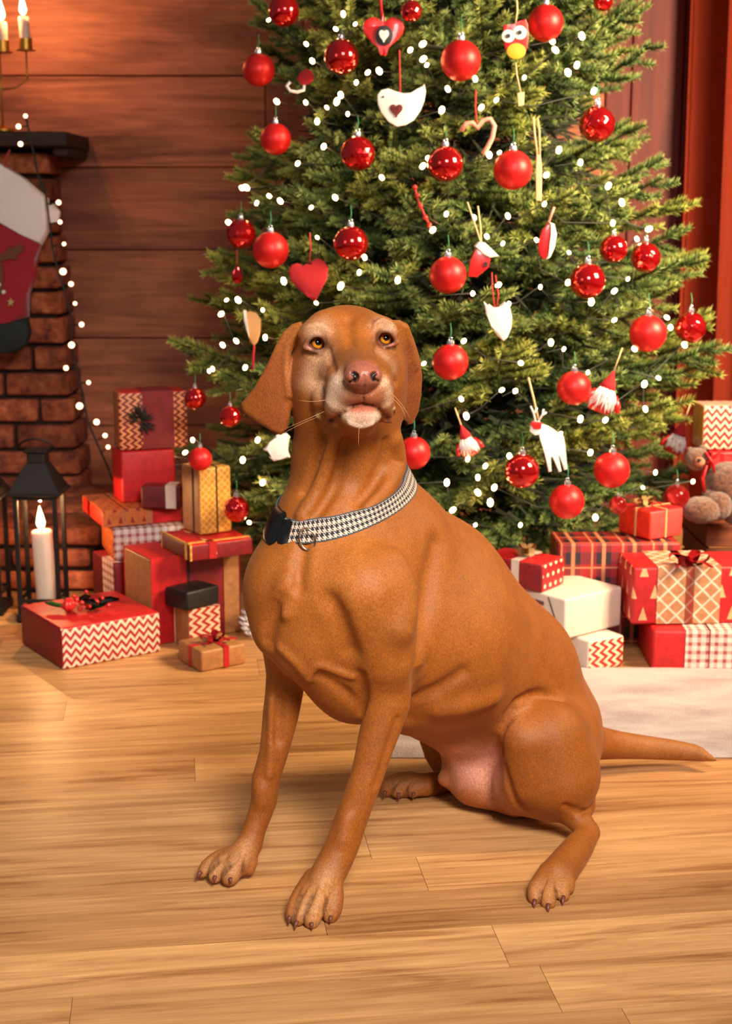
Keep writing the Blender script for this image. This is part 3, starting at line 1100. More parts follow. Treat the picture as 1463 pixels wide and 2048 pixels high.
# red beaded pick
o, Y = orn('berry_sprig', 'thin red berry sprig hanging diagonally left of the little house', 850, 420, .03)
strand(o, 'stem', [(828, 372), (835, 400), (848, 430), (862, 458)], Y, 0.003, M_REDSTR)
strand(o, 'stem', [(848, 430), (880, 450)], Y, 0.0015, M_BARK)
for x, y in ((829, 375), (834, 392), (840, 412), (850, 435), (858, 450)):
    p = P(x, y, Y) - Vector(o.location)
    bm = bmesh.new()
    bmesh.ops.create_icosphere(bm, subdivisions=2, radius=0.006, matrix=Matrix.Translation(p))
    link('berry', bm_done(bm, True), M_RED, o)
# ================================================================== presents
def z_at(x, y, py):
    """height above world (x, y) that the lens shows at row py"""
    c, s = math.cos(PITCH), math.sin(PITCH)
    v = (py - CY) / F
    # (h - z) c - y s = v (y c + (h - z) s)
    hz = (y * s + v * y * c) / (c - v * s)
    return CAMH - hz


def on_plane(px, py, z0):
    o = P(px, py, 1.0) - Vector((0, 0, CAMH))
    k = (z0 - CAMH) / o.z
    return Vector((0, 0, CAMH)) + o * k


def paper(name, kind, c1, c2, sx=40.0, rough=0.5, metal=0.0, noise_amt=0.25):
    m = new_mat(name, rough=rough, metal=metal)
    t = NT(m)
    tc = t.n('ShaderNodeTexCoord')
    sp = t.n('ShaderNodeSeparateXYZ')
    t.l(tc.outputs['UV'], sp.inputs[0])
    U, W = sp.outputs[0], sp.outputs[1]
    if kind == 'plain':
        pat = None
    elif kind == 'zigzag':
        tri = t.math('ABSOLUTE', t.math('SUBTRACT', t.math('FRACT', t.math('MULTIPLY', U, sx)), 0.5))
        pat = t.math('GREATER_THAN', t.math('FRACT', t.math('ADD', t.math('MULTIPLY', W, sx * 1.15), t.math('MULTIPLY', tri, 1.5))), 0.5)
    elif kind == 'knit':
        tri = t.math('ABSOLUTE', t.math('SUBTRACT', t.math('FRACT', t.math('MULTIPLY', W, sx)), 0.5))
        pat = t.math('GREATER_THAN', t.math('FRACT', t.math('ADD', t.math('MULTIPLY', U, sx * 0.9), t.math('MULTIPLY', tri, 1.4))), 0.5)
    elif kind == 'gingham':
        a = t.math('GREATER_THAN', t.math('FRACT', t.math('MULTIPLY', U, sx)), 0.42)
        b = t.math('GREATER_THAN', t.math('FRACT', t.math('MULTIPLY', W, sx)), 0.42)
        pat = t.math('ADD', t.math('MULTIPLY', a, 0.5), t.math('MULTIPLY', b, 0.5))
    elif kind == 'plaid':
        f1 = t.math('FRACT', t.math('MULTIPLY', U, sx))
        f2 = t.math('FRACT', t.math('MULTIPLY', W, sx * 1.2))
        s1 = t.math('LESS_THAN', t.math('ABSOLUTE', t.math('SUBTRACT', f1, 0.5)), 0.24)
        s2 = t.math('LESS_THAN', t.math('ABSOLUTE', t.math('SUBTRACT', f1, 0.12)), 0.03)
        s3 = t.math('LESS_THAN', t.math('ABSOLUTE', t.math('SUBTRACT', f2, 0.5)), 0.24)
        s4 = t.math('LESS_THAN', t.math('ABSOLUTE', t.math('SUBTRACT', f2, 0.12)), 0.03)
        s5 = t.math('LESS_THAN', t.math('ABSOLUTE', t.math('SUBTRACT', f1, 0.5)), 0.06)
        dark = t.math('MINIMUM', t.math('ADD', t.math('MULTIPLY', s1, .5), t.math('MULTIPLY', s3, .5)), 1.0)
        c = t.mix(c1, srgb(38, 24, 34), dark)
        line = t.math('MINIMUM', t.math('ADD', t.math('ADD', s2, s4), s5), 1.0)
        t.color(t.mix(c, c2, line))
        return m
    elif kind == 'diamond':
        a = t.math('LESS_THAN', t.math('FRACT', t.math('MULTIPLY', t.math('ADD', U, W), sx)), 0.16)
        b = t.math('LESS_THAN', t.math('FRACT', t.math('MULTIPLY', t.math('SUBTRACT', U, W), sx)), 0.16)
        pat = t.math('MAXIMUM', a, b)
    elif kind in ('dots', 'trees'):
        row = t.math('FLOOR', t.math('MULTIPLY', W, sx))
        fu = t.math('SUBTRACT', t.math('FRACT', t.math('ADD', t.math('MULTIPLY', U, sx), t.math('MULTIPLY', row, 0.5))), 0.5)
        fw = t.math('SUBTRACT', t.math('FRACT', t.math('MULTIPLY', W, sx)), 0.5)
        if kind == 'dots':
            r = t.math('SQRT', t.math('ADD', t.math('MULTIPLY', fu, fu), t.math('MULTIPLY', fw, fw)))
            pat = t.math('LESS_THAN', r, 0.22)
        else:
            lim = t.math('MULTIPLY', t.math('SUBTRACT', 0.32, fw), 0.32)
            ins = t.math('LESS_THAN', t.math('ABSOLUTE', fu), lim)
            pat = t.math('MULTIPLY', ins, t.math('GREATER_THAN', fw, -0.3))
    elif kind == 'grain':
        pat = t.noise(t.coords((60, 60, 3)), 1.0, 4, .6)
    nz = t.noise(t.coords((1, 1, 1)), 60, 3, 0.6)
    c = t.mix(c1, c2, pat) if pat is not None else c1
    if pat is None:
        rgbn = t.n('ShaderNodeRGB')
        rgbn.outputs[0].default_value = c1
        c = rgbn.outputs[0]
    c = t.mix(c, t.ramp(nz, [(0.3, (1 - noise_amt,) * 3 + (1,)), (0.7, (1 + noise_amt * .6,) * 3 + (1,))]), 1.0, 'MULTIPLY')
    t.color(c)
    return m


RED, DRED, KRAFT, CREAM = srgb(196, 24, 28), srgb(132, 18, 26), srgb(178, 120, 72), srgb(222, 196, 172)
PM = {
    'red': paper('red_paper', 'plain', RED, RED),
    'dred': paper('dark_red_paper', 'plain', DRED, DRED),
    'maroon': paper('maroon_paper', 'plain', srgb(96, 18, 26), DRED),
    'kraft': paper('kraft_paper', 'plain', KRAFT, KRAFT),
    'gold': paper('gold_paper', 'diamond', srgb(206, 140, 48), srgb(240, 190, 100), 60, 0.4),
    'black': paper('black_paper', 'plain', srgb(20, 17, 18), KRAFT, rough=.5),
    'white': paper('white_paper', 'grain', srgb(222, 204, 190), srgb(204, 178, 160), noise_amt=.06),
    'redzig': paper('zigzag_paper', 'zigzag', srgb(164, 30, 34), CREAM, 45),
    'zig': paper('knit_zigzag_paper', 'knit', srgb(170, 34, 36), srgb(236, 196, 160), 48),
    'knit': paper('gold_knit_paper', 'knit', srgb(120, 22, 24), srgb(236, 150, 96), 60),
    'ging': paper('gingham_paper', 'gingham', srgb(160, 70, 62), srgb(224, 206, 196), 52),
    'lat': paper('lattice_paper', 'diamond', srgb(176, 120, 84), srgb(218, 194, 172), 26),
    'plaid': paper('plaid_paper', 'plaid', srgb(150, 22, 26), srgb(190, 116, 80), 14),
    'dots': paper('dotted_paper', 'dots', RED, CREAM, 42),
    'trees': paper('tree_print_paper', 'trees', srgb(178, 20, 28), srgb(226, 170, 120), 20),
    'pink': paper('pink_red_paper', 'plain', srgb(228, 66, 60), RED),
    'vermil': paper('vermilion_paper', 'plain', srgb(220, 44, 22), RED),
    'orange': paper('orange_paper', 'trees', srgb(200, 104, 48), srgb(150, 30, 30), 34),
    'whitetree': paper('cream_print_paper', 'trees', srgb(240, 216, 196), srgb(206, 150, 110), 30),
}
M_RIB = new_mat('red_ribbon', srgb(186, 22, 34), 0.4)
M_TWINE = new_mat('twine', srgb(204, 162, 104), 0.8)
M_DTW = new_mat('dark_twine', srgb(46, 24, 22), 0.8)


def gift(label, A, B, ytop, d, z0=0.0, mats=('red', 'red', 'red'), bands=(), floor_py=None, skewA=None):
    """A = nearest lower corner (px,py), B = lower right corner; d depth in m to the left rear.
    mats: front, left side, top.  bands: list of (name, u0, u1, mat) strips wrapped over the front and top."""
    if floor_py is None:
        a = on_plane(A[0], A[1], z0)
        b = on_plane(B[0], B[1], z0)
    else:
        Yg = floorY(floor_py)
        a = P(A[0], A[1], Yg)
        a.z = z0
        bb = P(B[0], B[1], Yg + (A[1] - B[1]) * 0.004)
        b = Vector((bb.x, bb.y, z0))
    h = z_at(a.x, a.y, ytop) - z0
    ux = (b - a)
    w = ux.length
    th = math.atan2(ux.y, ux.x)
    o = thing('gift_box', label, 'present', (a.x, a.y, z0 + 0.0005), (0, 0, th), group='wrapped presents around the tree')
    bm = bmesh.new()
    uv = bm.loops.layers.uv.new('uv')
    bm_box(bm, w, d, h, (w / 2, d / 2, h / 2), min(0.006, h * .12), 3)
    # gentle sag of hand wrapped paper
    for f in bm.faces:
        n = f.normal
        f.normal_update()
        n = f.normal
        for lp in f.loops:
            c = lp.vert.co
            if abs(n.y) > .7:
                lp[uv].uv = (c.x, c.z)
            elif abs(n.x) > .7:
                lp[uv].uv = (c.y, c.z)
            else:
                lp[uv].uv = (c.x, c.y)
        f.material_index = 1 if n.x < -.7 else 2 if n.z > .7 else 3 if n.x > .7 else 0
    me_ = bm_done(bm, True, 35)
    mm = [PM[mats[0]], PM[mats[1]], PM[mats[2]], PM[mats[3] if len(mats) > 3 else mats[0]]]
    link('wrapped_box', me_, mm, o)
    for (nm, u0, u1, mt, *rest) in bands:
        e = 0.0016
        vert = rest and rest[0] == 'side'
        bm = bmesh.new()
        uv = bm.loops.layers.uv.new('uv')
        L_ = w if vert else d
        x0_, x1_ = (u0 * d, u1 * d) if vert else (u0 * w, u1 * w)
        outer = [(-e, 0.002), (-e, h + e), (L_ + e, h + e), (L_ + e, 0.002)]
        inner = [(-.0002, 0.002), (-.0002, h + .0002), (L_ + .0002, h + .0002), (L_ + .0002, 0.002)]
        mk = (lambda c_, q: bm.verts.new((q[0], c_, q[1]))) if vert else (lambda c_, q: bm.verts.new((c_, q[0], q[1])))
        vo = [[mk(c_, q) for q in outer] for c_ in (x0_, x1_)]
        vi = [[mk(c_, q) for q in inner] for c_ in (x0_, x1_)]
        run = [0.0, h, h + L_, 2 * h + L_]
        for i in range(3):
            f = bm.faces.new((vo[0][i], vo[1][i], vo[1][i + 1], vo[0][i + 1]))
            for lp, q in zip(f.loops, ((x0_, run[i]), (x1_, run[i]), (x1_, run[i + 1]), (x0_, run[i + 1]))):
                lp[uv].uv = q
            bm.faces.new((vi[0][i], vi[0][i + 1], vi[1][i + 1], vi[1][i]))
            bm.faces.new((vo[0][i], vo[0][i + 1], vi[0][i + 1], vi[0][i]))
            bm.faces.new((vo[1][i], vi[1][i], vi[1][i + 1], vo[1][i + 1]))
        for i in (0, 3):
            bm.faces.new((vo[0][i], vi[0][i], vi[1][i], vo[1][i]))
        link(nm, bm_done(bm), PM[mt] if mt in PM else mt, o)
    o['_h'] = h
    GDIM[o.name] = (w, d, h, z0 + h)
    del o['_h']
    return o


GDIM = {}


def top_z(o):
    return GDIM[o.name][3] + 0.002


def bow(o, u, v, s, mat, name='bow', loops=2, tails=True):
    w, d, h, _ = GDIM[o.name]
    c = Vector((w * u, d * v, h + 0.002))
    bm = bmesh.new()
    for k in range(loops):
        for sg in (-1, 1):
            a0 = k * 0.9
            dx, dy = math.cos(a0) * sg, math.sin(a0) * sg
            pts = []
            for i in range(13):
                q = i / 12 * 2 * math.pi
                r = (1 - math.cos(q)) / 2
                pts.append(c + Vector((dx * r * s, dy * r * s, 0.3 * s * math.sin(q) * .9 + .3 * s * r + .006)))
            n = len(pts)
            side = Vector((-dy, dx, 0)) * s * .18
            va = [bm.verts.new(p - side) for p in pts]
            vb = [bm.verts.new(p + side) for p in pts]
            for i in range(n - 1):
                bm.faces.new((va[i], va[i + 1], vb[i + 1], vb[i]))
    if tails:
        for sg in (-1, 1):
            p0, p1, p2 = c + Vector((0, 0, .008)), c + Vector((sg * s * .5, -s * .4, .012)), c + Vector((sg * s * .9, -s * 1.0, 0.004))
            side = Vector((s * .12, s * .1, 0))
            pr = None
            for p in (p0, p1, p2):
                q = (bm.verts.new(p - side), bm.verts.new(p + side))
                if pr:
                    bm.faces.new((pr[0], q[0], q[1], pr[1]))
                pr = q
    bmesh.ops.solidify(bm, geom=bm.faces[:], thickness=0.0009)
    link(name, bm_done(bm, True), mat, o)


# ------------------------------------------------ right hand group
r7 = gift('red present with gingham paper band and twine, lowest at the right edge', (1303, 1343), (1610, 1345), 1262, 0.20, mats=('red', 'red', 'red'),
          bands=(('gingham_band', .21, .78, 'ging'), ('twine', .36, .372, M_RIB)))
r6 = gift('red tree print present with cream lattice band and red bow, upon the gingham one', (1262, 1241), (1610, 1236), 1136, 0.15, top_z(r7), ('trees', 'trees', 'red'),
          (('lattice_band', .14, .50, 'lat'), ('ribbon', .30, .35, M_RIB)), floor_py=1332)
bow(r6, .325, .10, 0.045, M_RIB)
r2 = gift('white and red zigzag present on the rug beneath the big white parcel', (1174, 1347), (1246, 1333), 1284, 0.20, mats=('zig', 'white', 'white'))
r1 = gift('large white parcel with a dark string, right of the dog back', (1128, 1281), (1241, 1252), 1200, 0.17, top_z(r2), ('white', 'white', 'white'), floor_py=1346)
w_, d_, h_, _z = GDIM[r1.name]
bm = bmesh.new()
bm_tube(bm, [(-0.0015, d_ * .05, h_ * .02), (-0.0015, d_ * .30, h_ * .96)], 0.0012, 5)
link('string', bm_done(bm, True), M_DTW, r1)
bm = bmesh.new()
for i in range(4):
    bm_box(bm, 0.0015, d_ * .24, h_ * .09, (-0.001, d_ * .50, h_ * (.25 + .17 * i)))
link('printed_stripes', bm_done(bm), new_mat('brown_print', srgb(110, 62, 56), .7), r1)
r3 = gift('small red present with white dots, on top of the large white parcel', (1084, 1172), (1128, 1152), 1130, 0.16, top_z(r1), ('dots', 'dred', 'red'),
          (('ribbon', .38, .50, 'white', 'side'),), floor_py=1332)
bow(r3, .5, .45, 0.035, M_TWINE)
r4 = gift('wide tartan plaid present behind the white parcel under the tree', (1110, 1290), (1352, 1288), 1088, 0.13, mats=('plaid', 'plaid', 'plaid'))
r5 = gift('bright red present tied with twine on top of the tartan one', (1298, 1084), (1364, 1070), 1024, 0.11, top_z(r4), ('pink', 'vermil', 'red'),
          (('twine', .45, .49, M_TWINE), ('twine', .42, .46, M_TWINE, 'side')), floor_py=1284)
bow(r5, .3, .5, 0.03, M_TWINE, 'twine_bow')

# wooden crate at the right edge and what lies on it
M_CRATE = wood_mat('crate_wood', srgb(60, 26, 18), srgb(120, 62, 34), 1.0, 0.7, varia=.3)
ca0 = on_plane(1404, 1232, 0)
cb0 = on_plane(1600, 1232, 0)
hc = z_at(ca0.x, ca0.y, 1050)
crate = thing('crate', 'dark brown wooden crate at the right edge behind the tree print present', 'crate', (ca0.x, ca0.y, 0))
cw = (cb0 - ca0).x
for k in range(4):
    bm = bmesh.new()
    bm_box(bm, cw, .015, hc / 4 - .006, (cw / 2, .0075, hc / 4 * (k + .5)), .002, 1)
    link('slat', bm_done(bm), M_CRATE, crate)
    bm = bmesh.new()
    bm_box(bm, .015, .25, hc / 4 - .006, (0.0075, .135 + .008, hc / 4 * (k + .5)), .002, 1)
    link('slat', bm_done(bm), M_CRATE, crate)
bm = bmesh.new()
bm_box(bm, cw, .27, .012, (cw / 2, .14, hc - .004), .002, 1)
link('lid', bm_done(bm), M_CRATE, crate)
r9 = gift('glossy red present lying on the crate at the right edge under the zigzag box', (1418, 985), (1600, 975), 905, 0.14, hc + .004, ('red', 'red', 'red'), (('ribbon', .1, .14, M_RIB),), floor_py=1222)
r8 = gift('upright box in red and cream zigzag paper at the right edge', (1402, 905), (1600, 903), 812, 0.10, top_z(r9), ('redzig', 'gold', 'redzig'), floor_py=1218)

# plush bear
M_PLUSH = new_mat('brown_plush', srgb(104, 60, 44), 0.95)
t = NT(M_PLUSH)
n_ = t.noise(t.coords((1, 1, 1)), 120, 4, .7)
t.color(t.ramp(n_, [(0.3, srgb(54, 30, 24)), (0.7, srgb(140, 88, 62))]))
t.bump(n_, 0.9, 0.01)
t.b.inputs['Sheen Weight'].default_value = 0.4
YB = ca0.y - 0.06
bear = thing('plush_bear', 'brown plush bear lying against the crate with a red bow at its neck', 'toy', P(1440, 990, YB))
BO = Vector(bear.location)


def fuzzy(parent, name, blobs, mat, sub=4, amp=.05, label=None):
    bm = bmesh.new()
    for (x, y, r, sx_, sy_, dY) in blobs:
        c = P(x, y, YB + dY) - BO
        R = r * mpp(x, y, YB + dY)
        r0 = bmesh.ops.create_icosphere(bm, subdivisions=sub, radius=1.0)
        for vv in r0['verts']:
            n = 1 + amp * noise.noise(vv.co * 5 + Vector((x, y, 0)) * .1)
            vv.co = c + Vector((vv.co.x * R * sx_, vv.co.y * R, vv.co.z * R * sy_)) * n
    o = link(name, bm_done(bm, True), mat, parent)
    if label:
        o['label'] = label
    return o


fuzzy(bear, 'bear_body', [(1455, 965, 42, 1.1, 1.0, 0.0), (1430, 1000, 30, 1, 1, -.01)], M_PLUSH)
fuzzy(bear, 'head', [(1393, 918, 23, 1.05, 1.0, -.02)], M_PLUSH)
fuzzy(bear, 'muzzle', [(1398, 924, 11, 1, .9, -.05)], new_mat('plush_light', srgb(170, 110, 80), .9))
fuzzy(bear, 'bear_nose', [(1398, 920, 4, 1.2, .8, -.066)], M_DK, 2)
for a in ((1380, 902), (1404, 898)):
    fuzzy(bear, 'ear', [(a[0], a[1], 8, 1, 1, -.01)], M_PLUSH, 3)
fuzzy(bear, 'paw', [(1402, 1020, 32, 1.25, .85, -.05)], M_PLUSH)
fuzzy(bear, 'paw', [(1436, 1012, 27, 1.0, 1.1, -.04)], M_PLUSH)
fuzzy(bear, 'leg', [(1470, 1015, 32, 1.0, 1.1, 0.0)], M_PLUSH)
bm = bmesh.new()
for q in ([(1410, 905), (1424, 925), (1428, 945)], [(1412, 930), (1404, 955), (1408, 985)], [(1412, 925), (1440, 905), (1463, 912)]):
    bm_tube(bm, [P(x, y, YB - .045) - BO for x, y in q], [.008, .012, .007], 8, flat=.35)
link('neck_bow', bm_done(bm, True), M_RIB, bear, label='red ribbon at the neck')

# ------------------------------------------------ left hand group
g1 = gift('large low red present with zigzag front, under the holly sprig', (125, 1341), (322, 1304), 1258, 0.24, mats=('redzig', 'dred', 'red'))
g2 = gift('small kraft paper present with a red ribbon on the floor beside the dog leg', (402, 1346), (492, 1328), 1304, 0.11, mats=('kraft', 'kraft', 'kraft'), bands=(('ribbon', .50, .62, M_RIB), ('ribbon', .40, .52, M_RIB, 'side')))
bow(g2, .5, .45, .03, M_RIB)
g3 = gift('little kraft box with a zigzag band standing behind the ribbon tied present', (379, 1302), (440, 1290), 1222, 0.07, mats=('kraft', 'kraft', 'kraft'), bands=(('zigzag_band', 0, 1, 'zig'),))
g3b = gift('small black box on top of the little kraft box', (374, 1221), (439, 1203), 1186, 0.08, top_z(g3), mats=('black', 'black', 'black'), floor_py=1306)
g4 = gift('big red present with tan paper edges behind the small black box', (306, 1292), (484, 1262), 1120, 0.16, mats=('dred', 'kraft', 'red'),
          bands=(('string', .40, .415, M_DTW), ('kraft_band', .80, .97, 'kraft'), ('red_band', 0.0, .38, 'red')))
g5 = gift('flat dark red present with gold stripes, on top of the big tan edged one', (380, 1130), (506, 1110), 1092, 0.17, top_z(g4), mats=('dred', 'maroon', 'red'),
          bands=(('stripe', .0, .03, 'gold'), ('tree_print', .30, .42, 'trees'), ('stripe', .1, .16, 'gold', 'side')), floor_py=1300)
g6 = gift('tall gold present with dark strings standing on the flat dark red one', (400, 1072), (464, 1060), 938, 0.09, top_z(g5), mats=('gold', 'kraft', 'gold'),
          bands=(('string', .52, .56, M_DTW), ('string', .30, .36, M_DTW, 'side')), floor_py=1276)
g7b = gift('plain dark red box under the gingham present by the lantern', (232, 1248), (368, 1228), 1128, 0.16, mats=('dred', 'maroon', 'dred'), bands=(('trim', .0, .5, 'ging', 'side'),))
del g7b
g7 = gift('white and red gingham present in the left stack, over the plain dark red box', (227, 1131), (372, 1116), 1060, 0.18, GDIM[[k for k in GDIM][-1]][3] + .002, mats=('ging', 'orange', 'ging'), floor_py=1244)
g8 = gift('wide flat red and orange present lying on the gingham one', (206, 1050), (364, 1030), 1024, 0.22, top_z(g7), mats=('red', 'vermil', 'red'),
          bands=(('orange_band', .0, .62, 'orange'), ('cream_stripe', .27, .285, 'white'), ('cream_stripe', .57, .585, 'white')), floor_py=1242)
g9 = gift('tall plain red box under the patterned gold one at the far left of the tree', (245, 1000), (352, 986), 905, 0.10, top_z(g8), mats=('red', 'red', 'red'), floor_py=1222)
g9b = gift('small maroon present with a white tag, in front of the tall plain red box', (282, 1016), (362, 1018), 972, 0.05, top_z(g8), mats=('maroon', 'maroon', 'dred'), floor_py=1236, bands=(('tag', .62, .88, 'white'),))
g10 = gift('gold knit patterned box with dark red band, topmost of the left stack', (240, 899), (376, 885), 786, 0.09, top_z(g9), mats=('knit', 'knit', 'red'), floor_py=1220,
           bands=(('red_band', .34, .80, 'dred'),))
# dried flower on it
w_, d_, h_, _z = GDIM[g10.name]
bm = bmesh.new()
rg = random.Random(4)
for i in range(26):
    a = rg.uniform(0, 6.28)
    c = Vector((w_ * .30 + math.cos(a) * .018 * rg.random(), -.010, h_ * .52 + math.sin(a) * .02 * rg.random()))
    e = c + Vector((math.cos(a) * .026, -.012 * rg.random() - .002, math.sin(a) * .026))
    bm_tube(bm, [c, c.lerp(e, .5), e], [.003, .0065, .001], 5, flat=.4)
link('dried_flower', bm_done(bm, True), new_mat('dark_leaves', srgb(34, 34, 28), .8), g10, label='dark dried flower')

# holly sprig on g1
w_, d_, h_, zt = GDIM[g1.name]
hp = on_plane(155, 1225, zt)
sprig = thing('holly_sprig', 'holly sprig with green leaves, red berries and a red flower on the low zigzag present', 'decoration', (hp.x, hp.y, zt + .001))
M_HOLLY = new_mat('holly_green', srgb(52, 104, 44), 0.4)
rg = random.Random(9)
for i, (dx, dy, an, ml) in enumerate(((-.05, -.01, 2.8, M_HOLLY), (-.03, .02, 2.0, M_HOLLY), (.03, -.015, -.6, M_DK), (.045, .01, .4, M_HOLLY), (.01, .03, 1.2, M_DK), (.07, .0, .1, M_DK))):
    bm = bmesh.new()
    ol = []
    for k in range(14):
        q = 2 * math.pi * k / 14
        rr_ = 1 + .18 * (k % 2)
        ol.append((math.cos(q) * .026 * rr_, math.sin(q) * .011 * rr_))
    vs = [bm.verts.new((x, y, .006 + abs(y) * .5)) for x, y in ol]
    cv = bm.verts.new((0, 0, .003))
    for k in range(14):
        bm.faces.new((vs[k], vs[(k + 1) % 14], cv))
    bmesh.ops.solidify(bm, geom=bm.faces[:], thickness=.001)
    l_ = link('leaf', bm_done(bm, True), ml, sprig, loc=(dx, dy, .012 + .004 * (i % 3)))
    l_.rotation_euler = (rg.uniform(.3, .9), rg.uniform(-.3, .3), an)
bm = bmesh.new()
bmesh.ops.create_icosphere(bm, subdivisions=2, radius=1)
BER = bm_done(bm, True)
BER.materials.append(M_RED)
for i in range(15):
    l_ = link('berry', BER, None, sprig, loc=(rg.uniform(-.01, .085), rg.uniform(-.015, .03), rg.uniform(.008, .04)))
    l_.scale = (rg.uniform(.0045, .0065),) * 3
bm = bmesh.new()
for k in range(7):
    a = 2 * math.pi * k / 7
    bm_tube(bm, [(0, 0, .004), (math.cos(a) * .010, math.sin(a) * .010, .018), (math.cos(a) * .003, math.sin(a) * .003, .036)], [.002, .009, .002], 6)
link('red_flower', bm_done(bm, True), M_RED, sprig, loc=(-.018, -.012, 0))

# ------------------------------------------------ lantern
M_IRON = new_mat('black_iron', srgb(26, 20, 20), 0.55, 0.3)
M_PANE = new_mat('lantern_glass', (1, 1, 1, 1), 0.03, 0.0, **{'Transmission Weight': 1.0, 'IOR': 1.02, 'Alpha': 0.25})
M_WAX = new_mat('wax', srgb(246, 226, 206), 0.5, 0.0, **{'Subsurface Weight': 0.4, 'Subsurface Scale': 0.02})
M_FLAME = new_mat('flame', srgb(255, 200, 120), 0.5)
b = M_FLAME.node_tree.nodes['Principled BSDF']
b.inputs['Emission Color'].default_value = (1.0, 0.62, 0.25, 1)
b.inputs['Emission Strength'].default_value = 18.0


def flame_light(loc, power, col=(1.0, .50, .20), r=.0015):
    d = bpy.data.lights.new('flame_light', 'POINT')
    d.energy = power
    d.color = col
    d.shadow_soft_size = r
    o = bpy.data.objects.new('flame_light', d)
    COL.objects.link(o)
    o.location = loc
    return o


def candle(label, base, r, h, power, lean=0.0, group=None):
    o = thing('candle', label, 'candle', base, (0, lean, 0), group=group)
    bm = bmesh.new()
    bm_lathe(bm, [(0, 0), (r, 0), (r * .99, h * .5), (r * .97, h * .985), (r * .85, h), (r * .5, h - r * .25), (0, h - r * .3)], 24)
    link('wax_body', bm_done(bm, True, 60), M_WAX, o)
    bm = bmesh.new()
    bm_tube(bm, [(0, 0, h - r * .3), (.0005, 0, h + .008)], .0011, 6)
    link('wick', bm_done(bm, True), M_DK, o)
    f = .55 * r if r > .015 else .9 * r
    bm = bmesh.new()
    bm_lathe(bm, [(0, 0), (f * .6, f * .5), (f * .8, f * 1.2), (f * .55, f * 2.4), (f * .2, f * 3.6), (0, f * 4.2)], 14)
    link('flame', bm_done(bm, True), M_FLAME, o, loc=(0, 0, h + .003))
    flame_light((base[0] + lean * h, base[1] - 0.0, base[2] + h + f * 5.2), power)
    return o


def lantern(label, px, py_base, scale=1.0):
    b0 = zfloor(px, py_base)
    o = thing('lantern', label, 'lantern', b0)
    hw = 0.053 * scale
    b0 = b0 + Vector((0, hw, 0))
    o.location = b0
    HB = z_at(b0.x, b0.y - hw, 992) if scale == 1.0 else 0.30
    for sx_ in (-1, 1):
        for sy_ in (-1, 1):
            bm = bmesh.new()
            bm_box(bm, .011, .011, HB, (sx_ * hw * .9, sy_ * hw * .9, HB / 2), .0015, 1)
            link('post', bm_done(bm), M_IRON, o)
    bm = bmesh.new()
    bm_box(bm, hw * 2.15, hw * 2.15, .018, (0, 0, .012), .003, 2)
    for sx_ in (-1, 1):
        for sy_ in (-1, 1):
            bm_box(bm, .02, .02, .01, (sx_ * hw * .85, sy_ * hw * .85, .003), .002, 1)
    link('base_tray', bm_done(bm), M_IRON, o)
    for sg in (-1, 1):
        for (sz_, zz) in (((.008, .012), HB - .006), ((.006, .008), .055)):
            bm = bmesh.new()
            bm_box(bm, hw * 1.7, sz_[0], sz_[1], (0, sg * hw * .9, zz), .001, 1)
            link('cross_bar', bm_done(bm), M_IRON, o)
            bm = bmesh.new()
            bm_box(bm, sz_[0], hw * 1.7, sz_[1], (sg * hw * .9, 0, zz), .001, 1)
            link('cross_bar', bm_done(bm), M_IRON, o)
    bm = bmesh.new()
    R2 = math.sqrt(2)
    r0 = bmesh.ops.create_cone(bm, cap_ends=True, segments=4, radius1=hw * 1.22 * R2, radius2=hw * .45 * R2, depth=.075)
    bmesh.ops.rotate(bm, verts=bm.verts, cent=(0, 0, 0), matrix=Matrix.Rotation(math.pi / 4, 3, 'Z'))
    bmesh.ops.translate(bm, verts=bm.verts, vec=(0, 0, HB + .0375))
    bm_box(bm, hw * 2.5, hw * 2.5, .008, (0, 0, HB + .003), .002, 1)
    link('roof', bm_done(bm), M_IRON, o)
    bm = bmesh.new()
    bm_box(bm, hw * .8, hw * .8, .028, (0, 0, HB + .088), .003, 2)
    bm_box(bm, hw * 1.05, hw * 1.05, .007, (0, 0, HB + .104), .002, 1)
    link('vent_cap', bm_done(bm), M_IRON, o)
    bm = bmesh.new()
    bm_tube(bm, [(math.cos(a) * .045, -.02 * abs(math.sin(a)), HB + .105 + math.sin(a) * .03) for a in np.linspace(0, math.pi, 13)], .0028, 7)
    link('handle', bm_done(bm, True), M_IRON, o)
    for sx_ in (-1, 1):
        bm = bmesh.new()
        bm_box(bm, .0015, hw * 1.7, HB - .03, (sx_ * hw * .9, 0, HB / 2 + .008))
        link('glass_pane', bm_done(bm), M_PANE, o)
        bm = bmesh.new()
        bm_box(bm, hw * 1.7, .0015, HB - .03, (0, sx_ * hw * .9, HB / 2 + .008))
        link('glass_pane', bm_done(bm), M_PANE, o)
    return o, b0, HB


ln, lb, HB = lantern('black iron lantern with a burning white candle, standing by the brick chimney', 80, 1246)
ctop = z_at(lb.x, lb.y, 1062)
candle('tall white pillar candle burning inside the black lantern', (lb.x + .010, lb.y, .0215), .026, ctop - .02, 4.5, -0.04)
ln2, lb2, _h = lantern('second black lantern cut by the left edge, a red candle glowing in it', -38, 1232, 1.001)
candle('red pillar candle in the lantern cut by the left edge', (lb2.x + .01, lb2.y, .0215), .030, .20, 1.6)
COL.objects[-1]
bpy.data.objects['candle.001'].children[0].data.materials[0] = new_mat('red_wax', srgb(200, 30, 24), .4, **{'Subsurface Weight': .3, 'Subsurface Scale': .02})

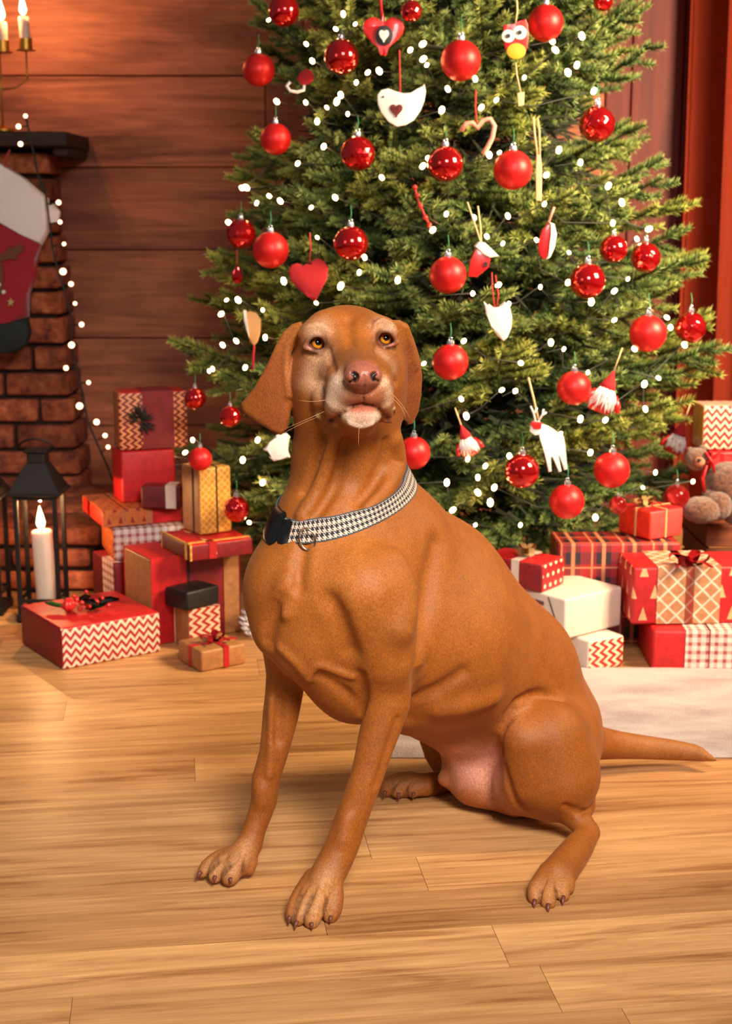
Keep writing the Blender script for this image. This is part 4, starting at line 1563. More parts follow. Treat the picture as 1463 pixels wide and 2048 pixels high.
# ------------------------------------------------ brass candle holder on the mantel
M_BRASS = new_mat('brass', srgb(196, 140, 60), 0.3, 0.9)
YM = FY - .10
base = P(6, 252, YM)
base.z = MANTEL_Z + .001
hold = thing('candelabra', 'thin brass candle holder with two arms standing on the mantel', 'candle holder', base)
HO = Vector(base)
bm = bmesh.new()
bm_lathe(bm, [(0, 0), (.035, 0), (.034, .006), (.012, .012), (.004, .02), (0, .02)], 20)
link('foot', bm_done(bm, True, 40), M_BRASS, hold)
c1_, c2_ = P(52, 96, YM) - HO, P(6, 100, YM) - HO
bm = bmesh.new()
bm_tube(bm, [(0, 0, .015), (0, 0, c2_.z)], .0028, 8)
link('stem', bm_done(bm, True), M_BRASS, hold)
bm = bmesh.new()
lowz = (P(60, 165, YM) - HO).z
bm_tube(bm, [(0, 0, lowz - .02), (c1_.x * .55, 0, lowz - .015), (c1_.x, 0, lowz + .01), (c1_.x, 0, c1_.z)], .0026, 8)
link('arm', bm_done(bm, True), M_BRASS, hold)
bm = bmesh.new()
bm_tube(bm, [(0, 0, lowz - .02), (-c1_.x * .55, 0, lowz - .015), (-c1_.x, 0, lowz + .01), (-c1_.x, 0, c1_.z)], .0026, 8)
link('arm', bm_done(bm, True), M_BRASS, hold)
CR_ = .0155
for c_ in (c1_, c2_, Vector((-c1_.x, 0, c1_.z))):
    bm = bmesh.new()
    bm_lathe(bm, [(0, -.010), (.026, -.008), (.027, -.005), (CR_ + .003, -.004), (CR_ + .003, .026), (CR_ + .001, .026), (CR_ + .001, -.002), (0, -.002)], 20, c_)
    link('candle_cup', bm_done(bm, True, 40), M_BRASS, hold)
hh = (P(52, 32, YM) - P(52, 96, YM)).z
candle('slim white candle burning in the right arm of the brass holder', HO + c1_ + Vector((0, 0, -.0015)), CR_ * .96, hh, 3.0, -.04)
candle('slim white candle at the very left edge on the brass holder', HO + c2_ + Vector((0, 0, -.0015)), CR_ * .96, hh * .9, 3.0)

# ------------------------------------------------ stocking hanging from the mantel
YS = FY - .17
stock = thing('christmas_stocking', 'red Christmas stocking with broad white cuff and a dark toe hanging from the mantel', 'stocking', P(40, 330, YS))
M_CUFF = new_mat('white_plush', srgb(244, 232, 230), 0.95)
t = NT(M_CUFF)
t.bump(t.noise(t.coords((1, 1, 1)), 160, 3, .6), .5, .004)
M_SOCK = new_mat('red_velvet', srgb(160, 16, 34), 0.8, **{'Sheen Weight': .4})
plate(stock, 'cuff', [(-40, 300), (0, 328), (50, 358), (97, 398), (100, 460), (84, 490), (45, 468), (0, 442), (-40, 420)], YS, .060, M_CUFF, .020)
plate(stock, 'sock_body', [(-60, 425), (0, 445), (40, 465), (84, 488), (72, 515), (60, 545), (56, 590), (57, 634), (20, 644), (-20, 650), (-60, 655)], YS, .050, M_SOCK, .016, .004)
plate(stock, 'toe', [(-60, 652), (-10, 645), (56, 636), (62, 665), (54, 690), (32, 706), (0, 706), (-60, 700)], YS, .046, new_mat('dark_toe', srgb(30, 36, 34), .8), .016, .006, 'dark green toe')
plate(stock, 'cuff_tab', [(97, 412), (108, 408), (121, 424), (118, 444), (104, 448), (98, 440)], YS, .020, M_CUFF, .006)
M_APPL = new_mat('applique_brown', srgb(110, 66, 44), .9)
plate(stock, 'reindeer_patch', [(-10, 520), (6, 520), (12, 545), (10, 580), (2, 592), (-10, 590)], YS, .006, M_APPL, .001, -.027)
plate(stock, 'antler_patch', [(0, 508), (16, 506), (24, 492), (30, 498), (40, 488), (50, 492), (52, 502), (42, 506), (36, 520), (26, 516), (14, 520), (0, 524)], YS, .006, M_APPL, .001, -.027)
for x, y in ((3, 568), (12, 583)):
    plate(stock, 'bead', circ(x, y, 4, n=10), YS, .008, M_WHITE, .001, -.027)
plate(stock, 'star_patch', [(26, 594), (28, 600), (34, 601), (29, 605), (30, 611), (26, 607), (21, 611), (23, 604), (19, 600), (24, 600)], YS, .004, M_TWINE, 0, -.0275)
strand(stock, 'hanging_loop', [(10, 334), (14, 312), (20, 300)], YS, .003, M_SOCK)

# ------------------------------------------------ garland of lights by the chimney
YG_ = FY - .22
gar = thing('string_light_garland', 'dark cable of small round lights hanging down beside the brick chimney', 'string lights', P(100, 500, YG_))
GO = Vector(gar.location)
cab = [(50, 232), (58, 262), (66, 300), (76, 350), (92, 392), (98, 440), (106, 500), (116, 545), (127, 575), (141, 625), (142, 672), (146, 705), (158, 755), (168, 805), (176, 845), (190, 878), (202, 905), (216, 935), (228, 968), (231, 1000)]
bm = bmesh.new()
bm_tube(bm, [P(x, y, YG_) - GO for x, y in cab], .0030, 6)
link('cable', bm_done(bm, True), M_CABLE, gar)
bm = bmesh.new()
bmesh.ops.create_icosphere(bm, subdivisions=3, radius=1)
GB = bm_done(bm, True)
M_GB = new_mat('garland_bulb', srgb(255, 210, 180), .3)
b = M_GB.node_tree.nodes['Principled BSDF']
b.inputs['Emission Color'].default_value = (1.0, .50, .28, 1)
b.inputs['Emission Strength'].default_value = 6.0
GB.materials.append(M_GB)
for x, y, r, cx_, cy_ in ((51, 232, 5, 56, 246), (37, 253, 6, 58, 252), (41, 288, 6, 62, 288), (117, 405, 6, 96, 408), (120, 444, 5, 99, 448), (128, 488, 4.5, 106, 492), (126, 543, 8, 117, 552),
                          (142, 568, 6, 124, 570), (150, 607, 4.5, 137, 608), (163, 649, 6, 143, 650), (143, 690, 7.5, 145, 698), (132, 736, 6, 152, 732), (177, 765, 5, 161, 766),
                          (159, 812, 8, 168, 806), (193, 844, 7, 178, 845), (210, 871, 5.5, 196, 880), (216, 894, 5, 202, 905)):
    p = P(x, y, YG_ - .004)
    l_ = link('bulb', GB, None, gar, loc=p - GO)
    rr_ = .8 * r * mpp(x, y, YG_)
    l_.scale = (rr_, rr_, rr_)
    bm = bmesh.new()
    bm_tube(bm, [P(cx_, cy_, YG_) - GO, p - GO], .0022, 5)
    link('bulb_stem', bm_done(bm, True), M_CABLE, gar)

# ------------------------------------------------ frosted pine cone on the floor by the dog
M_FROST = new_mat('frosted_white', srgb(226, 222, 230), .7)
pc = zfloor(512, 1275)
cone_o = thing('pine_cone', 'frosted white pine cone half hidden behind the chest of the dog', 'pine cone', (pc.x, pc.y, .034))
for i in range(42):
    ph = i * 2.39996
    q = i / 41
    rad = .030 * math.sin(math.pi * (.12 + .8 * q)) + .004
    zz = -.03 + .075 * q
    bm = bmesh.new()
    bmesh.ops.create_icosphere(bm, subdivisions=1, radius=1)
    bmesh.ops.scale(bm, vec=(.012, .008, .004), verts=bm.verts)
    l_ = link('scale', bm_done(bm, True), M_FROST, cone_o, loc=(math.cos(ph) * rad, math.sin(ph) * rad, zz))
    l_.rotation_euler = (0, -.6, ph)
# ================================================================== the dog
# signed-distance body: every limb is a tapered capsule placed at its own depth, blended smoothly,
# then turned into one continuous surface.
def Pn(p):
    v = P(*p[:3])
    return np.array((v.x, v.y, v.z), dtype=np.float64)


def rm(p):
    return p[3] * mpp(*p[:3])


OPS = []   # (kind, data, k, bbox_lo, bbox_hi)


def _bbox(pts, rads, k):
    lo = np.min([p - r for p, r in zip(pts, rads)], axis=0) - k - 0.012
    hi = np.max([p + r for p, r in zip(pts, rads)], axis=0) + k + 0.012
    return lo, hi


def cone(a, b, k=0.02, sub=False):
    """tapered capsule; a, b = (px, py, Y, radius_px)"""
    A, B, ra, rb = Pn(a), Pn(b), rm(a), rm(b)
    lo, hi = _bbox([A, B], [ra, rb], k)
    OPS.append(('cone', (A, B, ra, rb, sub), k, lo, hi))


def chain(pts, k=0.02, sub=False):
    """limb of several tapered capsules, one smooth blend into the body for the whole limb"""
    if len(pts) < 2:
        return
    W, R = [Pn(p) for p in pts], [rm(p) for p in pts]
    # Catmull-Rom refinement keeps the joints round
    W2, R2 = [W[0]], [R[0]]
    for i in range(len(W) - 1):
        p0, p1, p2, p3 = W[max(i - 1, 0)], W[i], W[i + 1], W[min(i + 2, len(W) - 1)]
        r0, r1, r2, r3 = R[max(i - 1, 0)], R[i], R[i + 1], R[min(i + 2, len(W) - 1)]
        for t_ in ((.5, 1.0) if len(pts) > 2 else (1.0,)):
            f = lambda a, b, c, d: .5 * (2 * b + (c - a) * t_ + (2 * a - 5 * b + 4 * c - d) * t_ ** 2 + (3 * b - a - 3 * c + d) * t_ ** 3)
            W2.append(f(p0, p1, p2, p3))
            R2.append(max(float(f(r0, r1, r2, r3)), 1e-4))
    lo, hi = _bbox(W2, R2, k)
    OPS.append(('chain', (W2, R2, sub), k, lo, hi))


def ell(c, semi_px, dm, k=0.02, roll=0.0, sub=False):
    """ellipsoid; semi_px=(half width px, half height px), dm half depth in metres"""
    C = Pn(c)
    s = mpp(*c[:3])
    semi = np.array((semi_px[0] * s, dm, semi_px[1] * s))
    R = np.array(Matrix.Rotation(roll, 3, 'Y'))
    r = semi.max()
    lo, hi = _bbox([C], [r], k)
    OPS.append(('ell', (C, semi, R, sub), k, lo, hi))


def sd_cone(p, A, B, ra, rb):
    ba = B - A
    l2 = float(ba @ ba) + 1e-12
    t = np.clip(((p - A) @ ba) / l2, 0, 1)
    d = p - (A + t[..., None] * ba)
    return np.sqrt((d * d).sum(-1)) - (ra + (rb - ra) * t)


def sd_ell(p, C, semi, R):
    q = (p - C) @ R
    k0 = np.sqrt(((q / semi) ** 2).sum(-1))
    k1 = np.sqrt(((q / (semi * semi)) ** 2).sum(-1)) + 1e-9
    return np.where(k0 < 1e-4, -semi.min(), k0 * (k0 - 1.0) / k1)


def sd_poly(p, poly, yfun, half, rnd, s):
    """curved slab whose outline is a polygon in lens angles, at its own depth"""
    c, sn = math.cos(PITCH), math.sin(PITCH)
    x, y, z = p[..., 0], p[..., 1], p[..., 2] - CAMH
    zcam = y * c - z * sn
    ycam = -(y * sn + z * c)
    px, py = CX + F * x / zcam, CY + F * ycam / zcam
    V = np.array(poly, dtype=np.float64)
    d = (px - V[0, 0]) ** 2 + (py - V[0, 1]) ** 2
    sgn = np.ones_like(px)
    n = len(V)
    j = n - 1
    for i in range(n):
        ex, ey = V[j, 0] - V[i, 0], V[j, 1] - V[i, 1]
        wx, wy = px - V[i, 0], py - V[i, 1]
        t = np.clip((wx * ex + wy * ey) / (ex * ex + ey * ey), 0, 1)
        bx, by = wx - ex * t, wy - ey * t
        d = np.minimum(d, bx * bx + by * by)
        c1, c2, c3 = py >= V[i, 1], py < V[j, 1], ex * wy > ey * wx
        flip = (c1 & c2 & c3) | (~c1 & ~c2 & ~c3)
        sgn = np.where(flip, -sgn, sgn)
        j = i
    d2 = sgn * np.sqrt(d) * s + rnd
    dw = np.abs(y - yfun(px, py)) - half + rnd
    return np.minimum(np.maximum(d2, dw), 0) + np.sqrt(np.maximum(d2, 0) ** 2 + np.maximum(dw, 0) ** 2) - rnd


def slab(poly, yfun, half, rnd, k=0.006):
    pts = [Pn((x, y, float(yfun(x, y)))) for x, y in poly]
    s = mpp(poly[0][0], poly[0][1], float(yfun(*poly[0])))
    lo, hi = _bbox(pts, [half + 0.004] * len(pts), k)
    OPS.append(('slab', (poly, yfun, half, rnd, s), k, lo, hi))


def smin(a, b, k):
    h = np.maximum(k - np.abs(a - b), 0.0) / k
    return np.minimum(a, b) - h * h * k * 0.25


def op_dist(op, p):
    kind, d = op[0], op[1]
    if kind == 'cone':
        return sd_cone(p, *d[:4]), d[4]
    if kind == 'chain':
        m = None
        for A, B, ra, rb in zip(d[0], d[0][1:], d[1], d[1][1:]):
            q = sd_cone(p, A, B, ra, rb)
            m = q if m is None else np.minimum(m, q)
        return m, d[2]
    if kind == 'ell':
        return sd_ell(p, *d[:3]), d[3]
    return sd_poly(p, *d), False


def field_pts(p):
    f = np.full(p.shape[:-1], 0.2)
    for op in OPS:
        m = np.all((p >= op[3]) & (p <= op[4]), axis=-1)
        if not m.any():
            continue
        d, sub = op_dist(op, p[m])
        g = f[m]
        f[m] = -smin(-g, d, op[2]) if sub else smin(g, d, op[2])
    return f


def surf(px, py, y0=1.7, y1=2.75, n=420):
    """depth at which the lens first meets the body at pixel (px, py)"""
    ys = np.linspace(y0, y1, n)
    o = np.array(P(px, py, 1.0) - Vector((0, 0, CAMH)))
    pts = np.array((0, 0, CAMH)) + o[None, :] * ys[:, None]
    f = field_pts(pts)
    i = np.argmax(f < 0)
    if f[i] >= 0:
        return None
    if i == 0:
        return float(ys[0])
    a, b = f[i - 1], f[i]
    return float(ys[i - 1] + (ys[i] - ys[i - 1]) * a / (a - b))


def stroke(pts, k=0.006, sub=False, push=0.0):
    """ridge (or crease when sub) drawn over the surface: pts = (px, py, radius_px); push moves it deeper by metres"""
    out = []
    for x, y, r in pts:
        Y = surf(x, y)
        if Y is None:
            continue
        out.append((x, y, Y + push, r))
    chain(out, k, sub)


def surface_nets(fun_ops, lo, hi, h):
    n = np.ceil((hi - lo) / h).astype(int) + 1
    xs = [lo[i] + h * np.arange(n[i]) for i in range(3)]
    f = np.full(tuple(n), 0.2, dtype=np.float32)
    for op in fun_ops:
        a = np.maximum(np.floor((op[3] - lo) / h).astype(int), 0)
        b = np.minimum(np.ceil((op[4] - lo) / h).astype(int) + 1, n)
        if np.any(b <= a):
            continue
        sl = tuple(slice(a[i], b[i]) for i in range(3))
        g = np.stack(np.meshgrid(xs[0][sl[0]], xs[1][sl[1]], xs[2][sl[2]], indexing='ij'), -1)
        d, sub = op_dist(op, g)
        cur = f[sl]
        f[sl] = -smin(-cur, d, op[2]) if sub else smin(cur, d, op[2])
    ins = f < 0
    c = [ins[:-1, :-1, :-1], ins[1:, :-1, :-1], ins[:-1, 1:, :-1], ins[1:, 1:, :-1],
         ins[:-1, :-1, 1:], ins[1:, :-1, 1:], ins[:-1, 1:, 1:], ins[1:, 1:, 1:]]
    cnt = sum(x.astype(np.int8) for x in c)
    cells = np.argwhere((cnt > 0) & (cnt < 8))
    idx = -np.ones(ins[:-1, :-1, :-1].shape, dtype=np.int64)
    idx[tuple(cells.T)] = np.arange(len(cells))
    corners = np.array([(i & 1, (i >> 1) & 1, (i >> 2) & 1) for i in range(8)])
    vals = np.stack([f[cells[:, 0] + o[0], cells[:, 1] + o[1], cells[:, 2] + o[2]] for o in corners], 1).astype(np.float64)
    acc = np.zeros((len(cells), 3))
    num = np.zeros(len(cells))
    for i in range(8):
        for j in range(i + 1, 8):
            df = corners[i] ^ corners[j]
            if df.sum() != 1:
                continue
            a, b = vals[:, i], vals[:, j]
            m = (a < 0) != (b < 0)
            t = np.where(m, a / np.where(m, a - b, 1.0), 0)
            pt = corners[i] + t[:, None] * (corners[j] - corners[i])
            acc += np.where(m[:, None], pt, 0)
            num += m
    V = lo + (cells + acc / num[:, None]) * h
    quads = []
    for ax in range(3):
        s0 = [slice(None)] * 3
        s1 = [slice(None)] * 3
        s0[ax] = slice(0, -1)
        s1[ax] = slice(1, None)
        A, B = ins[tuple(s0)], ins[tuple(s1)]
        e = np.argwhere(A != B)
        o1, o2 = [(1, 2), (2, 0), (0, 1)][ax]
        ok = (e[:, o1] > 0) & (e[:, o2] > 0) & (e[:, o1] < n[o1] - 1) & (e[:, o2] < n[o2] - 1)
        e = e[ok]
        fl = A[tuple(e.T)]
        q = []
        for d1, d2 in ((1, 1), (0, 1), (0, 0), (1, 0)):
            ee = e.copy()
            ee[:, o1] -= d1
            ee[:, o2] -= d2
            q.append(idx[tuple(ee.T)])
        q = np.stack(q, 1)
        q[~fl] = q[~fl][:, ::-1]
        quads.append(q)
    return V, np.concatenate(quads)


def build_dog_ops():
    # --- trunk
    cone((655, 1170, 2.12, 158), (850, 1272, 2.24, 188), 0.03)
    cone((850, 1272, 2.24, 188), (1000, 1360, 2.36, 150), 0.03)
    cone((1000, 1360, 2.36, 150), (1075, 1455, 2.43, 128), 0.03)
    cone((690, 1085, 2.15, 142), (745, 1095, 2.19, 142), 0.03)
    cone((745, 1095, 2.19, 142), (850, 1180, 2.27, 150), 0.04)
    cone((850, 1182, 2.27, 148), (1000, 1335, 2.36, 136), 0.03)
    cone((622, 1285, 2.07, 82), (715, 1340, 2.11, 98), 0.03)      # breast bone
    cone((715, 1340, 2.11, 98), (850, 1350, 2.22, 108), 0.03)
    ell((560, 1190, 2.10, 0), (67, 92), 0.062, 0.03)                # far shoulder
    ell((550, 1262, 2.075, 0), (42, 48), 0.035, 0.02)
    cone((730, 1180, 2.03, 85), (775, 1310, 2.04, 72), 0.035)      # near shoulder and upper arm
    # --- near front leg
    chain([(778, 1330, 2.05, 62), (775, 1400, 2.04, 47), (752, 1485, 2.025, 38), (731, 1560, 2.01, 32.5), (704, 1632, 2.0, 33),
           (684, 1690, 1.985, 34), (661, 1738, 1.965, 35), (645, 1768, 1.95, 34)], 0.012)
    cone((800, 1360, 2.07, 42), (816, 1392, 2.09, 20), 0.02)        # elbow point
    # --- far front leg
    chain([(572, 1290, 2.12, 50), (572, 1350, 2.13, 40), (561, 1430, 2.125, 36), (547, 1505, 2.11, 29), (531, 1560, 2.10, 28),
           (528, 1600, 2.095, 26), (513, 1645, 2.085, 23.5), (497, 1688, 2.07, 24), (470, 1728, 2.05, 26)], 0.012)
    # --- far front paw
    chain([(500, 1690, 2.07, 22), (470, 1724, 2.05, 27)], 0.01)
    for q in ([(468, 1706, 2.065, 16), (438, 1716, 2.062, 16), (414, 1732, 2.052, 14), (405, 1745, 2.045, 11)],
              [(476, 1708, 2.055, 18), (450, 1722, 2.048, 18), (434, 1740, 2.04, 17), (430, 1752, 2.034, 14)],
              [(484, 1712, 2.05, 20), (472, 1730, 2.04, 20), (462, 1748, 2.03, 19), (459, 1756, 2.027, 16)],
              [(500, 1700, 2.06, 16), (500, 1722, 2.056, 15), (497, 1738, 2.052, 13)]):
        chain(q, 0.0025)
    # --- near front paw
    for q in ([(625, 1755, 1.96, 19), (600, 1786, 1.94, 15), (587, 1812, 1.924, 13.5), (582, 1832, 1.913, 11)],
              [(634, 1760, 1.955, 20), (614, 1792, 1.93, 17), (600, 1822, 1.914, 15), (595, 1840, 1.906, 12.5)],
              [(645, 1764, 1.95, 22), (638, 1795, 1.925, 20), (627, 1826, 1.909, 19.5), (623, 1842, 1.903, 16)],
              [(660, 1758, 1.955, 24), (667, 1790, 1.94, 20.5), (665, 1818, 1.925, 19), (660, 1832, 1.919, 15)]):
        chain(q, 0.0025)
    # --- rear: near thigh, shank, hock, foot
    ell((1108, 1478, 2.30, 0), (96, 100), 0.10, 0.03)
    cone((1092, 1478, 2.225, 84), (1112, 1548, 2.22, 88), 0.018)
    cone((1048, 1480, 2.19, 45), (1052, 1560, 2.20, 46), 0.02)
    cone((1050, 1568, 2.24, 66), (1100, 1590, 2.23, 52), 0.02)
    cone((1120, 1590, 2.21, 40), (1174, 1662, 2.165, 21), 0.014)
    cone((1150, 1590, 2.23, 40), (1160, 1610, 2.22, 30), 0.015)
    chain([(1176, 1668, 2.16, 21), (1158, 1692, 2.125, 29), (1135, 1722, 2.075, 33), (1112, 1752, 2.03, 36)], 0.012)
    for q in ([(1095, 1745, 2.03, 20), (1072, 1775, 1.995, 17), (1069, 1796, 1.978, 14)],
              [(1105, 1750, 2.025, 22), (1096, 1785, 1.985, 19), (1096, 1805, 1.967, 16)],
              [(1120, 1745, 2.03, 22), (1122, 1775, 2.0, 18), (1126, 1792, 1.985, 13)],
              [(1130, 1740, 2.035, 20), (1136, 1765, 2.01, 14), (1138, 1778, 2.0, 10)]):
        chain(q, 0.0035)
    # --- belly, groin
    ell((958, 1535, 2.33, 0), (72, 72), 0.07, 0.02)
    cone((885, 1400, 2.27, 88), (960, 1440, 2.34, 100), 0.03)
    cone((950, 1568, 2.31, 38), (1030, 1585, 2.28, 48), 0.02)
    cone((920, 1548, 2.325, 26), (888, 1558, 2.31, 13), 0.018)
    # --- far hind leg
    chain([(970, 1470, 2.45, 70), (868, 1478, 2.44, 30), (892, 1535, 2.43, 26), (905, 1560, 2.42, 24), (850, 1570, 2.38, 24), (795, 1570, 2.37, 24)], 0.012)
    for q in ([(820, 1562, 2.375, 20), (780, 1568, 2.365, 17), (772, 1580, 2.36, 13)],
              [(830, 1568, 2.365, 20), (800, 1572, 2.357, 17), (795, 1582, 2.354, 14)],
              [(850, 1572, 2.365, 20), (832, 1576, 2.357, 16), (826, 1584, 2.354, 12)]):
        chain(q, 0.0035)
    # --- tail
    chain([(1150, 1478, 2.44, 46), (1205, 1487, 2.47, 32), (1270, 1493, 2.49, 25), (1335, 1499, 2.50, 21), (1385, 1505, 2.50, 17), (1405, 1511, 2.49, 12), (1430, 1520, 2.48, 3)], 0.02)
    # --- neck
    chain([(697, 790, 2.14, 98), (690, 900, 2.16, 106), (688, 985, 2.165, 112), (688, 1070, 2.16, 138)], 0.03)
    cone((750, 900, 2.20, 52), (762, 985, 2.21, 55), 0.025)
    # --- skull
    ell((694, 708, 2.14, 0), (107, 97), 0.095, 0.02, roll=0.06)
    cone((634, 670, 2.085, 34), (650, 655, 2.095, 32), 0.022)      # brows
    cone((748, 660, 2.085, 32), (766, 664, 2.09, 30), 0.022)
    ell((628, 762, 2.125, 0), (50, 66), 0.055, 0.025)                # cheeks
    ell((772, 752, 2.125, 0), (40, 62), 0.055, 0.025)
    cone((660, 820, 2.13, 60), (740, 815, 2.13, 60), 0.03)
    # --- muzzle
    cone((704, 705, 2.075, 46), (722, 748, 1.985, 40), 0.022)
    cone((672, 735, 2.07, 30), (690, 770, 2.01, 36), 0.02)
    cone((755, 730, 2.07, 28), (752, 768, 2.0, 32), 0.02)
    chain([(694, 768, 1.995, 33), (680, 800, 2.005, 31), (672, 820, 2.02, 24), (668, 834, 2.035, 15)], 0.010)       # flews
    chain([(751, 768, 1.99, 32), (762, 798, 2.0, 26), (768, 816, 2.015, 20), (773, 832, 2.03, 13)], 0.010)
    cone((704, 778, 1.983, 27), (745, 778, 1.983, 27), 0.012)
    cone((650, 800, 2.06, 26), (656, 832, 2.07, 16), 0.014)
    # chin and jaw
    ell((720, 829, 2.0, 0), (43, 27), 0.030, 0.004)
    cone((718, 832, 2.03, 36), (705, 830, 2.10, 60), 0.018)
    # nose leather
    ell((725, 751, 1.958, 0), (36, 27), 0.024, 0.006)
    cone((712, 738, 1.965, 19), (740, 737, 1.965, 19), 0.008)
    cone((726, 760, 1.957, 14), (727, 775, 1.965, 10), 0.008)
    ell((704, 752, 1.957, 0), (15, 16), 0.017, 0.005)
    ell((747, 751, 1.957, 0), (15, 15), 0.017, 0.005)
    # ears
    left = [(604, 642), (584, 648), (566, 664), (550, 692), (534, 728), (508, 775), (481, 808), (486, 824), (515, 845), (542, 862),
            (562, 870), (574, 858), (580, 832), (583, 792), (580, 745), (580, 705), (600, 672)]

    def yl(px, py):
        return 2.105 + 0.00018 * (px - 580) * -0.6 + 0.018 * np.cos((px - 535) / 32.0) * -0.35 + 0.00006 * (py - 700)
    slab(left, yl, 0.0065, 0.0055, 0.006)
    right = [(780, 640), (800, 640), (816, 650), (828, 680), (838, 712), (844, 750), (842, 792), (836, 824), (826, 846), (816, 850),
             (806, 836), (798, 806), (800, 760), (800, 700)]

    def yr(px, py):
        return 2.135 + 0.0007 * (px - 815) + 0.00005 * (py - 700)
    slab(right, yr, 0.008, 0.006, 0.006)


def detail_dog_ops():
    k = 0.006
    # eyes: socket then lids
    ye = {}
    for nm, ex, ey in (('l', 633, 687), ('r', 770, 678)):
        Y = surf(ex, ey)
        ye[nm] = Y
        cone((ex, ey, Y - 0.002, 19), (ex, ey, Y + 0.012, 17), 0.006, True)
    up = [(-25, 7), (-19, -5), (-9, -14), (3, -16), (14, -12), (23, 2), (27, 10)]
    lowl = [(-25, 7), (-13, 12), (0, 15), (13, 14), (27, 10)]
    for nm, ex, ey, sx in (('l', 633, 687, 1), ('r', 771, 678, -1)):
        for pts, r in ((up, 4.4), (lowl, 3.6)):
            ch = [(ex + sx * dx * 0.92, ey + dy * 1.02, ye[nm] + 0.0020 + 0.00016 * abs(dx), r) for dx, dy in pts]
            chain(ch, 0.004)
    # brow wrinkles
    stroke([(600, 668, 5), (618, 655, 7), (642, 652, 7), (655, 662, 5)], 0.008)
    stroke([(742, 650, 5), (758, 640, 6), (778, 648, 6), (790, 664, 5)], 0.008)
    stroke([(740, 655, 3), (745, 640, 3.5), (755, 634, 3)], 0.006, True, 0.001)
    stroke([(612, 706, 2.5), (635, 716, 3), (655, 706, 2.5)], 0.006, True, 0.0005)
    stroke([(752, 698, 2.5), (772, 705, 3), (790, 695, 2.5)], 0.006, True, 0.0005)
    stroke([(655, 735, 3), (648, 765, 3), (646, 795, 3)], 0.010, True, 0.001)
    stroke([(782, 730, 3), (788, 765, 3)], 0.010, True, 0.001)
    stroke([(695, 640, 4), (697, 665, 4), (700, 690, 4)], 0.014, True, 0.0)
    stroke([(655, 700, 3), (662, 725, 3), (668, 742, 3)], 0.010, True, 0.0)
    stroke([(755, 695, 3), (758, 720, 3)], 0.010, True, 0.0)
    # nostrils
    for c in ([(705, 747, 5.0), (712, 752, 6.0), (710, 760, 5.0), (703, 763, 2.6), (696, 763, 1.6)],
              [(751, 746, 4.6), (744, 751, 5.6), (746, 759, 4.6), (753, 761, 2.4), (760, 760, 1.6)]):
        stroke(c, 0.002, True, 0.002)
    stroke([(728, 750, 1.3), (728, 770, 1.6), (727, 786, 1.8), (727, 804, 2.2)], 0.002, True, 0.0004)
    # groove round the nose leather
    stroke([(690, 740, 1.6), (687, 757, 1.8), (694, 775, 1.8), (712, 785, 1.8), (728, 788, 1.8), (745, 783, 1.8), (758, 770, 1.8), (763, 752, 1.8), (760, 738, 1.6)], 0.004, True, 0.0006)
    # mouth line
    stroke([(727, 806, 2.4), (706, 813, 2.6), (690, 822, 3.0), (678, 832, 3.6), (662, 842, 4.5)], 0.004, True, 0.001)
    stroke([(727, 806, 2.4), (745, 809, 2.6), (757, 817, 3.0), (766, 828, 3.6), (776, 838, 4.5)], 0.004, True, 0.001)
    stroke([(700, 846, 5), (720, 852, 6), (742, 847, 5)], 0.006)
    stroke([(632, 829, 5), (638, 833, 5)], 0.003)
    stroke([(787, 816, 3.5), (788, 822, 3.5)], 0.003)
    # toes of chin, corner folds
    stroke([(650, 838, 6), (664, 848, 7), (682, 850, 5)], 0.008)
    stroke([(772, 840, 5), (780, 842, 4)], 0.006)
    # ear roll
    stroke([(594, 660, 6), (577, 690, 6), (572, 740, 5), (577, 790, 4.5), (581, 835, 4)], 0.008)
    stroke([(812, 655, 5), (822, 690, 5), (832, 735, 4)], 0.008)
    # throat folds
    stroke([(672, 868, 11), (657, 920, 14), (636, 980, 14), (604, 1030, 11)], 0.016, False, -0.002)
    stroke([(692, 880, 5), (679, 940, 7), (657, 995, 6), (628, 1035, 5)], 0.014, True, 0.001)
    stroke([(646, 880, 5), (631, 930, 6), (608, 985, 5)], 0.014, True, 0.001)
    stroke([(790, 880, 14), (794, 925, 19), (772, 975, 18), (735, 1015, 11)], 0.016, False, -0.001)
    stroke([(768, 885, 5), (762, 930, 8), (742, 975, 7), (715, 1005, 4)], 0.014, True, 0.001)
    # chest relief
    stroke([(608, 1090, 5), (598, 1130, 9), (594, 1175, 7)], 0.018, True, 0.0)
    stroke([(570, 1160, 5), (558, 1190, 6)], 0.014, True, 0.0)
    stroke([(572, 1165, 12), (566, 1195, 14), (570, 1225, 9)], 0.02)
    stroke([(560, 1200, 4), (545, 1235, 6), (535, 1280, 4)], 0.02, True, 0.0)
    stroke([(660, 1205, 5), (676, 1235, 7), (700, 1300, 5)], 0.03, True, 0.0)
    stroke([(560, 1297, 4), (590, 1325, 5), (618, 1358, 4)], 0.012)
    stroke([(618, 1358, 4), (632, 1332, 4), (655, 1336, 4), (680, 1346, 4), (705, 1354, 3.5)], 0.010)
    stroke([(640, 1352, 4), (690, 1385, 6), (720, 1420, 4)], 0.014, True, 0.0)
    stroke([(722, 1350, 5), (726, 1390, 7), (724, 1430, 5)], 0.014, True, 0.001)
    # shoulder blade / elbow crease
    stroke([(872, 1090, 4), (855, 1180, 8), (845, 1270, 8), (838, 1340, 8), (834, 1395, 7), (815, 1440, 6)], 0.03, True, 0.0)
    stroke([(834, 1395, 4), (880, 1375, 6), (925, 1345, 4)], 0.02, True, 0.0)
    stroke([(790, 1120, 8), (815, 1180, 14), (805, 1260, 10)], 0.04)
